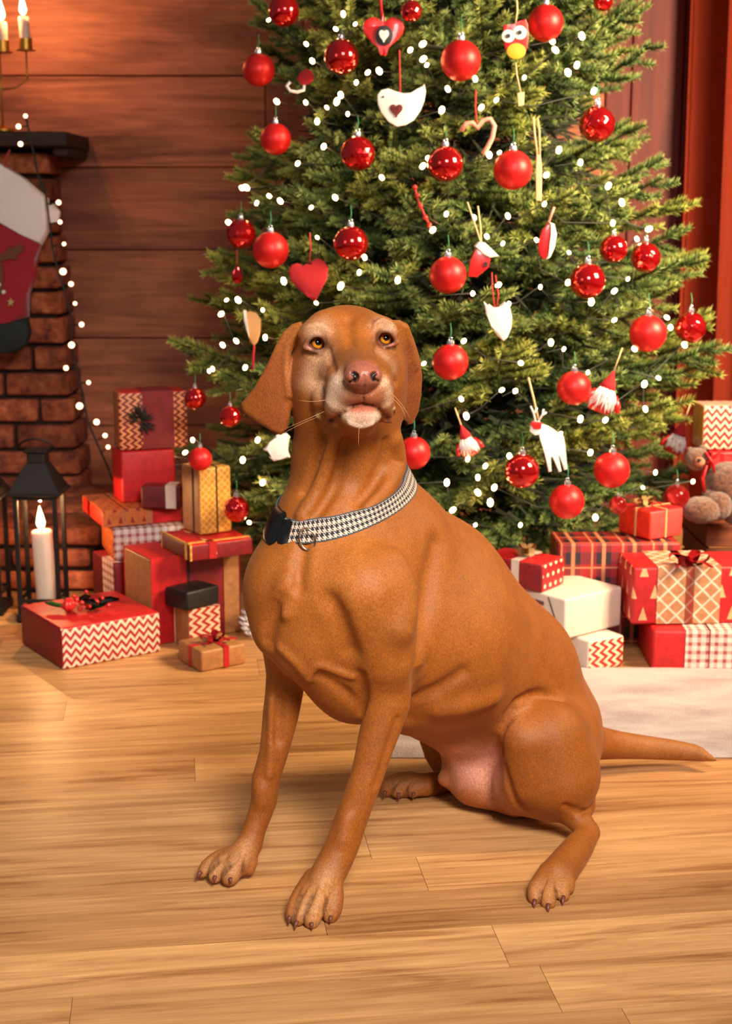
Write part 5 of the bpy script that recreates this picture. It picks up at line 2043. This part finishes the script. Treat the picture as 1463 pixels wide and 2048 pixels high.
    # ribs and flank
    for i in range(0):
        x = 885 + 38 * i
        stroke([(x, 1200 + 25 * i, 3), (x - 14, 1280 + 22 * i, 4), (x - 40, 1350 + 16 * i, 3)], 0.02, True, 0.0)
    stroke([(880, 1420, 6), (930, 1412, 10), (985, 1395, 6)], 0.03)
    # thigh crease
    stroke([(1003, 1500, 5), (1006, 1450, 8), (1030, 1405, 8), (1075, 1388, 7), (1125, 1400, 4)], 0.014, True, 0.002)
    stroke([(1008, 1530, 4), (1020, 1580, 5), (1050, 1620, 4)], 0.014, True, 0.001)
    stroke([(1130, 1612, 4), (1160, 1625, 4), (1182, 1615, 3)], 0.010, True, 0.001)
    # leg tendons
    stroke([(543, 1400, 5), (542, 1480, 5), (538, 1550, 4)], 0.012)
    stroke([(560, 1400, 4), (556, 1480, 4)], 0.014, True, 0.0)
    stroke([(795, 1440, 4), (775, 1500, 4), (752, 1570, 3)], 0.012, True, 0.0)
    stroke([(520, 1580, 5), (521, 1602, 4)], 0.02, False, 0.002)
    stroke([(692, 1640, 5), (684, 1680, 4)], 0.02, False, 0.002)

    for q in ([(616, 1768, 2.5), (603, 1792, 3.5), (592, 1818, 4), (587, 1842, 4)], [(632, 1772, 2.5), (624, 1796, 3.5), (612, 1824, 4), (607, 1848, 4)], [(652, 1778, 2.5), (653, 1800, 3.5), (647, 1824, 4), (643, 1846, 4)],
              [(456, 1712, 2.5), (436, 1725, 3.5), (420, 1742, 4), (415, 1755, 4)], [(476, 1716, 2.5), (460, 1732, 3.5), (446, 1750, 4), (443, 1762, 4)], [(492, 1712, 2), (487, 1732, 3), (482, 1750, 3.5)],
              [(1092, 1760, 2), (1082, 1785, 2.5), (1080, 1806, 3)], [(1112, 1755, 2), (1111, 1782, 2.5), (1112, 1806, 3)],
              [(800, 1560, 2), (786, 1575, 2.5)], [(830, 1560, 2), (815, 1580, 2.5)]):
        stroke(q, 0.003, True, 0.0004)


import time as _time
_t0 = _time.time()
build_dog_ops()
N_BASE = len(OPS)
detail_dog_ops()
print('dog ops', len(OPS), _time.time() - _t0)

# collar plane separates the finely sampled head from the trunk (the seam runs under the collar)
CL, CR, CF = Pn((550, 1012, 2.175)), Pn((812, 952, 2.19)), Pn((652, 1052, 2.055))
COLC = (CL + CR) / 2
UX = (CR - CL) / np.linalg.norm(CR - CL)
NZ = np.cross(UX, CF - COLC)
NZ /= np.linalg.norm(NZ)
if NZ[2] < 0:
    NZ = -NZ
UY = np.cross(NZ, UX)


def dog_mesh():
    alllo = np.min([o[3] for o in OPS if not (o[0] != 'slab' and o[1][-1] is True)], axis=0)
    allhi = np.max([o[4] for o in OPS if not (o[0] != 'slab' and o[1][-1] is True)], axis=0)
    headlo = np.array(COLC) - 0.16
    V1, Q1 = surface_nets(OPS, alllo - 0.01, allhi + 0.01, 0.0024)
    lo2 = np.array((alllo[0] * 0 - 0.26, 1.85, COLC[2] - 0.075))
    hi2 = np.array((0.16, 2.34, 0.98))
    V2, Q2 = surface_nets(OPS, lo2, hi2, 0.0017)
    d1 = (V1 - COLC) @ NZ
    d2 = (V2 - COLC) @ NZ
    near1 = np.linalg.norm(V1 - COLC, axis=1) < 0.42
    # the neck-side test: head lies above the collar plane and near it
    k1 = ~((d1[Q1].min(1) > 0.0035) & (V1[Q1][:, :, 2].min(1) > 0.0) & near1[Q1].all(1))
    k2 = (d2[Q2].max(1) > -0.0035) & (d2[Q2].min(1) > -0.006)
    Q1 = Q1[k1]
    Q2 = Q2[k2]
    V = np.concatenate([V1, V2])
    Q = np.concatenate([Q1, Q2 + len(V1)])
    used = np.unique(Q)
    mp = -np.ones(len(V), dtype=np.int64)
    mp[used] = np.arange(len(used))
    return V[used], mp[Q]


DV, DQ = dog_mesh()
print('dog verts', len(DV), 'faces', len(DQ), _time.time() - _t0)
me = bpy.data.meshes.new('dog_body')
me.vertices.add(len(DV))
me.vertices.foreach_set('co', DV.astype(np.float32).ravel())
me.loops.add(len(DQ) * 4)
me.loops.foreach_set('vertex_index', DQ.astype(np.int32).ravel())
me.polygons.add(len(DQ))
me.polygons.foreach_set('loop_start', (np.arange(len(DQ)) * 4).astype(np.int32))
me.polygons.foreach_set('use_smooth', np.ones(len(DQ), dtype=bool))
me.update(calc_edges=True)
me.validate()

# ---- coat colours (markings, grey muzzle, bare skin) plus shade painted into some hollows
base = np.array(srgb(150, 82, 22)[:3])
colr = np.tile(base, (len(DV), 1))
rgh = np.full(len(DV), 0.0)


SPK = np.random.RandomState(4).uniform(.55, 1.4, len(DV))


def patch(px, py, r, rgb, amt=1.0, Y=None, sharp=1.0, gloss=None, sy=1.0, dy=1.3):
    if Y is None:
        Y = surf(px, py)
        if Y is None:
            return
    c = Pn((px, py, Y))
    rr = r * mpp(px, py, Y)
    d = (DV - c) / np.array((rr, rr * dy, rr * sy))
    q = (d * d).sum(1)
    w = amt * np.clip(np.exp(-q ** sharp), 0, 1)
    if sharp == 1.0 and amt < .9:
        w = np.clip(w * SPK, 0, 1)
    col = np.array(srgb(*rgb)[:3])
    colr[:] = colr * (1 - w[:, None]) + col * w[:, None]
    if gloss is not None:
        rgh[:] = rgh * (1 - w) + gloss * w


GREY, PALE = (206, 160, 122), (228, 196, 166)
patch(690, 1160, 150, (184, 108, 42), .6)
patch(900, 1230, 150, (160, 90, 26), .5)
patch(700, 640, 70, (170, 92, 28), .5)
for a in ((640, 655, 24), (622, 665, 18), (650, 712, 26), (625, 735, 26), (612, 760, 28), (640, 770, 26)):
    patch(*a, GREY, .66)
for a in ((762, 650, 18), (782, 655, 14), (770, 712, 18), (785, 740, 16)):
    patch(*a, GREY, .6)
patch(702, 712, 30, (130, 76, 42), .7)
patch(716, 722, 22, (132, 80, 48), .6)
for a in ((660, 690, 12), (745, 684, 12), (610, 700, 12), (668, 715, 12), (748, 705, 10), (745, 640, 10)):
    patch(*a, (112, 60, 34), .6)
for a in ((595, 740, 26), (598, 800, 26), (800, 740, 22), (800, 790, 20)):
    patch(*a, (128, 64, 18), .7)
for a in ((668, 785, 24), (660, 805, 20), (672, 762, 20), (682, 800, 18)):
    patch(*a, (226, 190, 162), .85)
for a in ((778, 785, 13), (776, 803, 14), (770, 765, 12)):
    patch(*a, (228, 186, 150), .8)
for a in ((700, 800, 20), (750, 797, 20), (728, 792, 16)):
    patch(*a, (186, 112, 80), .75)
for a in ((694, 838, 18), (712, 846, 18), (735, 846, 18), (750, 838, 16)):
    patch(*a, (222, 192, 164), .85)
patch(722, 832, 20, (200, 148, 122), .6)
patch(724, 816, 17, (168, 86, 64), .9, sy=.55, gloss=.4)
patch(708, 818, 10, (172, 90, 68), .8, sy=.6, gloss=.4)
patch(742, 817, 10, (172, 90, 68), .8, sy=.6, gloss=.4)
patch(635, 831, 7, (230, 196, 150), 1)
patch(788, 819, 5, (230, 196, 150), 1)
patch(658, 846, 11, (110, 48, 40), .9, gloss=.4)
patch(672, 840, 8, (110, 48, 40), .8, gloss=.4)
patch(775, 843, 8, (130, 60, 50), .8)
# nose leather
cn = Pn((725, 753, 1.958))
sn_ = mpp(725, 753, 1.958)
dn = (DV - cn) / np.array((38 * sn_, 0.040, 32 * sn_))
wn = np.clip((1.06 - np.sqrt((dn * dn).sum(1))) / 0.08, 0, 1)
colr = colr * (1 - wn[:, None]) + np.array(srgb(156, 88, 68)[:3]) * wn[:, None]
rgh = rgh * (1 - wn) + 0.6 * wn
patch(697, 745, 9, (120, 84, 74), .6)
for a in ((707, 748, 5), (712, 753, 7), (709, 760, 6), (700, 763, 3.5), (749, 748, 4.5), (745, 752, 6.5), (747, 759, 5), (755, 761, 3)):  # nostril hollows: their shade painted in near black
    patch(a[0], a[1], a[2], (14, 5, 4), 1.0, sharp=2.0, dy=2.5)
for a in ((728, 770, 2.2), (728, 782, 2.2), (727, 795, 2.2)):
    patch(*a, (70, 30, 24), .95, sy=2.5)
for a in ((706, 813, 4), (690, 822, 5), (678, 832, 6), (662, 841, 7), (745, 809, 4), (757, 817, 4.5), (766, 828, 5), (776, 838, 6)):
    patch(a[0], a[1], a[2] * .8, (62, 24, 20), .95, dy=3)
# eyelids
for ex, ey in ((633, 688), (770, 679)):
    patch(ex, ey, 25, (84, 42, 32), .95, Y=surf(ex, ey - 17), sharp=2.0, sy=.8, gloss=.35)
patch(618, 697, 6, (200, 130, 110), .8)
patch(783, 690, 6, (190, 110, 90), .8)
# ears: a little deeper in colour
for a in ((540, 740, 50), (540, 810, 50), (560, 850, 24), (828, 760, 40), (822, 820, 30)):
    patch(*a, (136, 66, 22), .7)
for a in ((818, 740, 26), (822, 800, 28), (812, 700, 20), (818, 840, 18)):  # shadow on the inner side of the right ear, painted into the coat
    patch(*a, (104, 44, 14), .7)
patch(545, 845, 30, (126, 56, 14), .6)
patch(574, 740, 8, (190, 118, 66), .5, sy=6)
# legs, paws
for a in ((450, 1735, 34), (420, 1745, 26), (470, 1750, 24), (495, 1720, 20), (485, 1695, 20)):
    patch(*a, (196, 140, 86), .62)
for a in ((640, 1790, 36), (610, 1825, 28), (640, 1835, 26), (655, 1755, 26)):
    patch(*a, (196, 140, 86), .62)
for a in ((1095, 1785, 30), (1120, 1770, 28), (1075, 1785, 22), (800, 1575, 40)):
    patch(*a, (190, 132, 78), .55)
# shade in the gaps between the toes, painted into the coat
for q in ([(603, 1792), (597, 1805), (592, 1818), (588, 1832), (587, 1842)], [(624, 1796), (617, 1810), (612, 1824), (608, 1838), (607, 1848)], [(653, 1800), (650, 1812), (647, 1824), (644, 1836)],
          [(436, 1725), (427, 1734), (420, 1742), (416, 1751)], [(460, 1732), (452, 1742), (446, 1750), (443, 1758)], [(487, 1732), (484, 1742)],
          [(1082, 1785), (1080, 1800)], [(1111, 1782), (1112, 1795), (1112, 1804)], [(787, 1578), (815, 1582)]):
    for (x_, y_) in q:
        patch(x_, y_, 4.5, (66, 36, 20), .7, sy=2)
# bare belly skin
for a in ((930, 1530, 50, 1.0), (965, 1555, 48, 1.0), (985, 1515, 36, 1.0), (920, 1500, 30, .8)):
    patch(a[0], a[1], a[2], (214, 150, 128), .85 * a[3])
patch(940, 1603, 34, (176, 104, 46), .8)
patch(884, 1554, 22, (168, 100, 60), .85)

patch(1030, 1440, 30, (196, 122, 76), .5)
# tail greyer
for a in ((1300, 1497, 60), (1390, 1506, 50)):
    patch(*a, (160, 104, 54), .6)

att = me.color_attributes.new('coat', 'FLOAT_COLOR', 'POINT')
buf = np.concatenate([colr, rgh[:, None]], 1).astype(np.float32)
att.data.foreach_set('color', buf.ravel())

M_COAT = new_mat('dog_coat', rough=0.55)
t = NT(M_COAT)
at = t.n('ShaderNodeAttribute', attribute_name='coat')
v = t.coords((1, 1, 1))
fine = t.noise(t.coords((520, 520, 260)), 1.0, 2, 0.6)
mid = t.noise(v, 26, 4, 0.6)
big = t.noise(v, 7, 3, 0.5)
c1 = t.mix(at.outputs['Color'], t.ramp(fine, [(0.25, (.62, .60, .58, 1)), (0.75, (1.28, 1.30, 1.34, 1))]), 0.85, 'MULTIPLY')
c2 = t.mix(c1, t.ramp(mid, [(0.3, (.86, .84, .80, 1)), (0.7, (1.12, 1.13, 1.15, 1))]), 0.8, 'MULTIPLY')
c3 = t.mix(c2, t.ramp(big, [(0.3, (.90, .86, .80, 1)), (0.7, (1.08, 1.08, 1.1, 1))]), 0.8, 'MULTIPLY')
t.color(c3)
ro = t.math('SUBTRACT', 0.58, t.math('MULTIPLY', at.outputs['Alpha'], 0.45))
t.l(ro, t.b.inputs['Roughness'])
t.b.inputs['Sheen Weight'].default_value = 0.05
t.b.inputs['Sheen Roughness'].default_value = 0.4
t.b.inputs['Sheen Tint'].default_value = (1.0, .72, .45, 1)
t.b.inputs['Specular IOR Level'].default_value = 0.35
t.bump(t.mix(fine, mid, 0.35), 0.45, 0.002)

dog = thing('dog', 'short haired rust brown dog with grey muzzle sitting on the wooden floor, looking up', 'dog', tuple(zfloor(800, 1700)))
ORG = Vector(dog.location)
body = link('body', me, M_COAT, dog, loc=-ORG)

# ---- eyes
M_EYE = new_mat('dog_eye', rough=0.08)
t = NT(M_EYE)
vv = t.coords((1, 1, 1))
sep = t.n('ShaderNodeSeparateXYZ')
t.l(vv, sep.inputs[0])
r2 = t.math('SQRT', t.math('ADD', t.math('POWER', sep.outputs[0], 2.0), t.math('POWER', sep.outputs[2], 2.0)))
ring = t.ramp(r2, [(0.0, srgb(8, 6, 6)), (0.36, srgb(10, 8, 8)), (0.42, srgb(224, 140, 30)), (0.66, srgb(214, 132, 30)), (0.74, srgb(60, 30, 18)), (0.80, srgb(120, 70, 58)), (1.0, srgb(190, 150, 130))])
t.color(ring)
t.b.inputs['Coat Weight'].default_value = 1.0
t.b.inputs['Coat Roughness'].default_value = 0.02
eye_me = None
for ex, ey, r in ((633.5, 686.5, 16.5), (769.5, 677.5, 16.0)):
    Y = surf(ex, ey)
    bm = bmesh.new()
    bmesh.ops.create_uvsphere(bm, u_segments=32, v_segments=20, radius=1.0)
    m_ = bm_done(bm, True)
    rr = r * mpp(ex, ey, Y)
    c = P(ex, ey, Y) + Vector((0, rr * 0.10, 0))
    e = link('eye', m_, M_EYE, dog, loc=c - ORG, label='glossy amber eye')
    e.scale = (rr, rr, rr)
    look = (Vector((0.35, 0, 1.25)) - c).normalized()
    e.rotation_euler = look.to_track_quat('-Y', 'Z').to_euler()

# ---- claws
M_CLAW = new_mat('dog_claw', srgb(110, 60, 46), 0.4)


def claw(a, b, r0):
    A, B = P(*a), P(*b)
    bm = bmesh.new()
    mid_ = (A + B) / 2 + Vector((0, 0, 0.0015))
    bm_tube(bm, [A - ORG, mid_ - ORG, B - ORG], [r0, r0 * 0.8, r0 * 0.2], 8)
    link('claw', bm_done(bm, True), M_CLAW, dog)


for a, b in (((402, 1743, 2.036), (393, 1757, 2.03)), ((430, 1752, 2.022), (428, 1766, 2.016)), ((460, 1757, 2.014), (462, 1768, 2.008)),
             ((580, 1832, 1.906), (576, 1850, 1.90)), ((594, 1842, 1.898), (588, 1861, 1.890)), ((622, 1846, 1.892), (624, 1860, 1.886)), ((661, 1834, 1.909), (660, 1846, 1.902)),
             ((1069, 1800, 1.968), (1067, 1817, 1.958)), ((1096, 1808, 1.955), (1095, 1828, 1.945)), ((1126, 1793, 1.978), (1124, 1812, 1.965)),
             ((771, 1582, 2.35), (766, 1598, 2.345)), ((796, 1585, 2.343), (797, 1602, 2.338)), ((826, 1585, 2.343), (826, 1599, 2.338))):
    claw(a, b, 0.0034)

# ---- whiskers
M_WH = new_mat('whisker', srgb(225, 170, 110), 0.4)
bm = bmesh.new()
for pts in ([(650, 822), (600, 845), (560, 862)], [(652, 800), (622, 806), (596, 800)], [(782, 795), (808, 812), (812, 842)], [(780, 785), (800, 800), (820, 836)],
            [(640, 832), (590, 850), (545, 880)], [(718, 852), (716, 872), (717, 893)]):
    w = [P(x, y, (surf(pts[0][0], pts[0][1]) or 2.03) - 0.004 * i + 0.002) - ORG for i, (x, y) in enumerate(pts)]
    q = [w[0].lerp(w[1], s).lerp(w[1].lerp(w[2], s), s) for s in (0, .25, .5, .75, 1)]
    bm_tube(bm, q, [0.00022, 0.0002, 0.00017, 0.00013, 0.00008], 4)
link('whiskers', bm_done(bm, True), M_WH, dog, kind='stuff')


# ---- collar hugging the neck
def neck_r(th, off=0.0):
    d = UX * math.cos(th) + UY * math.sin(th)
    rs = np.linspace(0.02, 0.17, 260)
    pts = COLC + NZ * off + d * rs[:, None]
    f = field_pts(pts)
    i = np.argmax(f > 0)
    return float(rs[i])


NSEG = 120
ths = np.linspace(0, 2 * math.pi, NSEG, endpoint=False)
rr = np.array([[neck_r(a, o) for o in (-0.012, 0.0, 0.012)] for a in ths])
rr = (rr + np.roll(rr, 1, 0) + np.roll(rr, -1, 0) + np.roll(rr, 2, 0) + np.roll(rr, -2, 0)) / 5
rr[:, 1] = rr.mean(1)


def collar_pt(i, off, extra):
    i %= NSEG
    w = (off / 0.012)
    r = rr[i, 1] + w * (rr[i, 2] - rr[i, 0]) / 2 * 0.9 + extra
    d = UX * math.cos(ths[i]) + UY * math.sin(ths[i])
    return COLC + NZ * off + d * r


collar = thing('dog_collar', 'black and cream houndstooth collar round the neck of the brown dog', 'collar', tuple(COLC))
CO = Vector(COLC)
bm = bmesh.new()
uvl = bm.loops.layers.uv.new('uv')
prof = [(-0.0125, 0.0005), (-0.0128, 0.0030), (0.0128, 0.0030), (0.0125, 0.0005)]
rings = [[bm.verts.new(Vector(collar_pt(i, o, e)) - CO) for o, e in prof] for i in range(NSEG)]
circ = [0.0]
for i in range(NSEG):
    circ.append(circ[-1] + float(np.linalg.norm(collar_pt(i, 0, .003) - collar_pt(i + 1, 0, .003))))
for i in range(NSEG):
    a, b = rings[i], rings[(i + 1) % NSEG]
    for k_ in range(4):
        k2 = (k_ + 1) % 4
        f = bm.faces.new((a[k_], b[k_], b[k2], a[k2]))
        vs = (prof[k_][0], prof[k_][0], prof[k2][0], prof[k2][0])
        us = (circ[i], circ[i + 1], circ[i + 1], circ[i])
        for lp, u_, v_ in zip(f.loops, us, vs):
            lp[uvl].uv = (u_ / 0.0074, v_ / 0.0074 + 2.0)
M_HOUND = new_mat('houndstooth_fabric', rough=0.85)
t = NT(M_HOUND)
tc = t.n('ShaderNodeTexCoord')
sp = t.n('ShaderNodeSeparateXYZ')
t.l(tc.outputs['UV'], sp.inputs[0])
fu = t.math('FRACT', sp.outputs[0])
fv = t.math('FRACT', sp.outputs[1])
a_ = t.math('GREATER_THAN', fu, 0.5)
b_ = t.math('GREATER_THAN', fv, 0.5)
diag = t.math('GREATER_THAN', t.math('FRACT', t.math('MULTIPLY', t.math('ADD', sp.outputs[0], sp.outputs[1]), 2.0)), 0.5)
same = t.math('COMPARE', a_, b_)
t.nt.nodes[-1].inputs[2].default_value = 0.1
pat = t.math('ADD', t.math('MULTIPLY', same, a_), t.math('MULTIPLY', t.math('SUBTRACT', 1.0, same), diag))
edge = t.math('GREATER_THAN', t.math('ABSOLUTE', t.math('SUBTRACT', sp.outputs[1], 2.0)), 1.58)
cc = t.mix(srgb(30, 34, 42), srgb(206, 178, 156), pat)
t.color(t.mix(cc, srgb(60, 74, 82), edge))
link('strap', bm_done(bm, True, 40), M_HOUND, collar)

M_BLACKP = new_mat('black_plastic', srgb(14, 13, 14), 0.3)
th_l = math.pi


def near_idx(px, py):
    best, bi = 1e9, 0
    for i in range(NSEG):
        q = collar_pt(i, 0, .003)
        c, s = math.cos(PITCH), math.sin(PITCH)
        zz = q[1] * c - (q[2] - CAMH) * s
        yy = -(q[1] * s + (q[2] - CAMH) * c)
        d = (CX + F * q[0] / zz - px) ** 2 + (CY + F * yy / zz - py) ** 2 + (1e6 if q[1] > COLC[1] + 0.03 else 0)
        if d < best:
            best, bi = d, i
    return bi


ib = near_idx(566, 1040)
bm = bmesh.new()
for j0, j1, hw, th in ((ib - 7, ib + 1, 0.0165, 0.0105), (ib + 1, ib + 4, 0.0125, 0.008)):
    idx_ = list(range(j0, j1 + 1))
    rg = [[bm.verts.new(Vector(collar_pt(i, o * (0.8 if i in (idx_[0], idx_[-1]) else 1), e * (0.75 if i in (idx_[0], idx_[-1]) else 1))) - CO)
           for o, e in ((-hw, 0.001), (-hw, th * .7), (-hw * .7, th), (hw * .7, th), (hw, th * .7), (hw, 0.001))] for i in idx_]
    for a, b in zip(rg, rg[1:]):
        for k_ in range(6):
            bm.faces.new((a[k_], b[k_], b[(k_ + 1) % 6], a[(k_ + 1) % 6]))
    bm.faces.new(rg[0])
    bm.faces.new(rg[-1][::-1])
link('buckle', bm_done(bm, True, 35), M_BLACKP, collar, label='black plastic buckle')
M_STEEL = new_mat('ring_steel', srgb(225, 200, 170), 0.22, 1.0)
ir = near_idx(618, 1060)
q = Vector(collar_pt(ir, -0.008, 0.006))
bm = bmesh.new()
ring_c = Vector(collar_pt(ir, -0.0060, 0.0105))
_tan = Vector(collar_pt(ir + 1, 0, 0) - collar_pt(ir - 1, 0, 0)).normalized()
bm_tube(bm, [ring_c - CO + _tan * math.cos(a) * 0.0120 + Vector(NZ) * math.sin(a) * 0.0165 + Vector((0, -.001 + .003 * math.sin(a), 0)) for a in np.linspace(0, 2 * math.pi, 24, endpoint=False)], 0.0016, 8, closed=True)
link('tag_ring', bm_done(bm, True), M_STEEL, collar, label='shiny metal ring')
print('dog done', _time.time() - _t0)
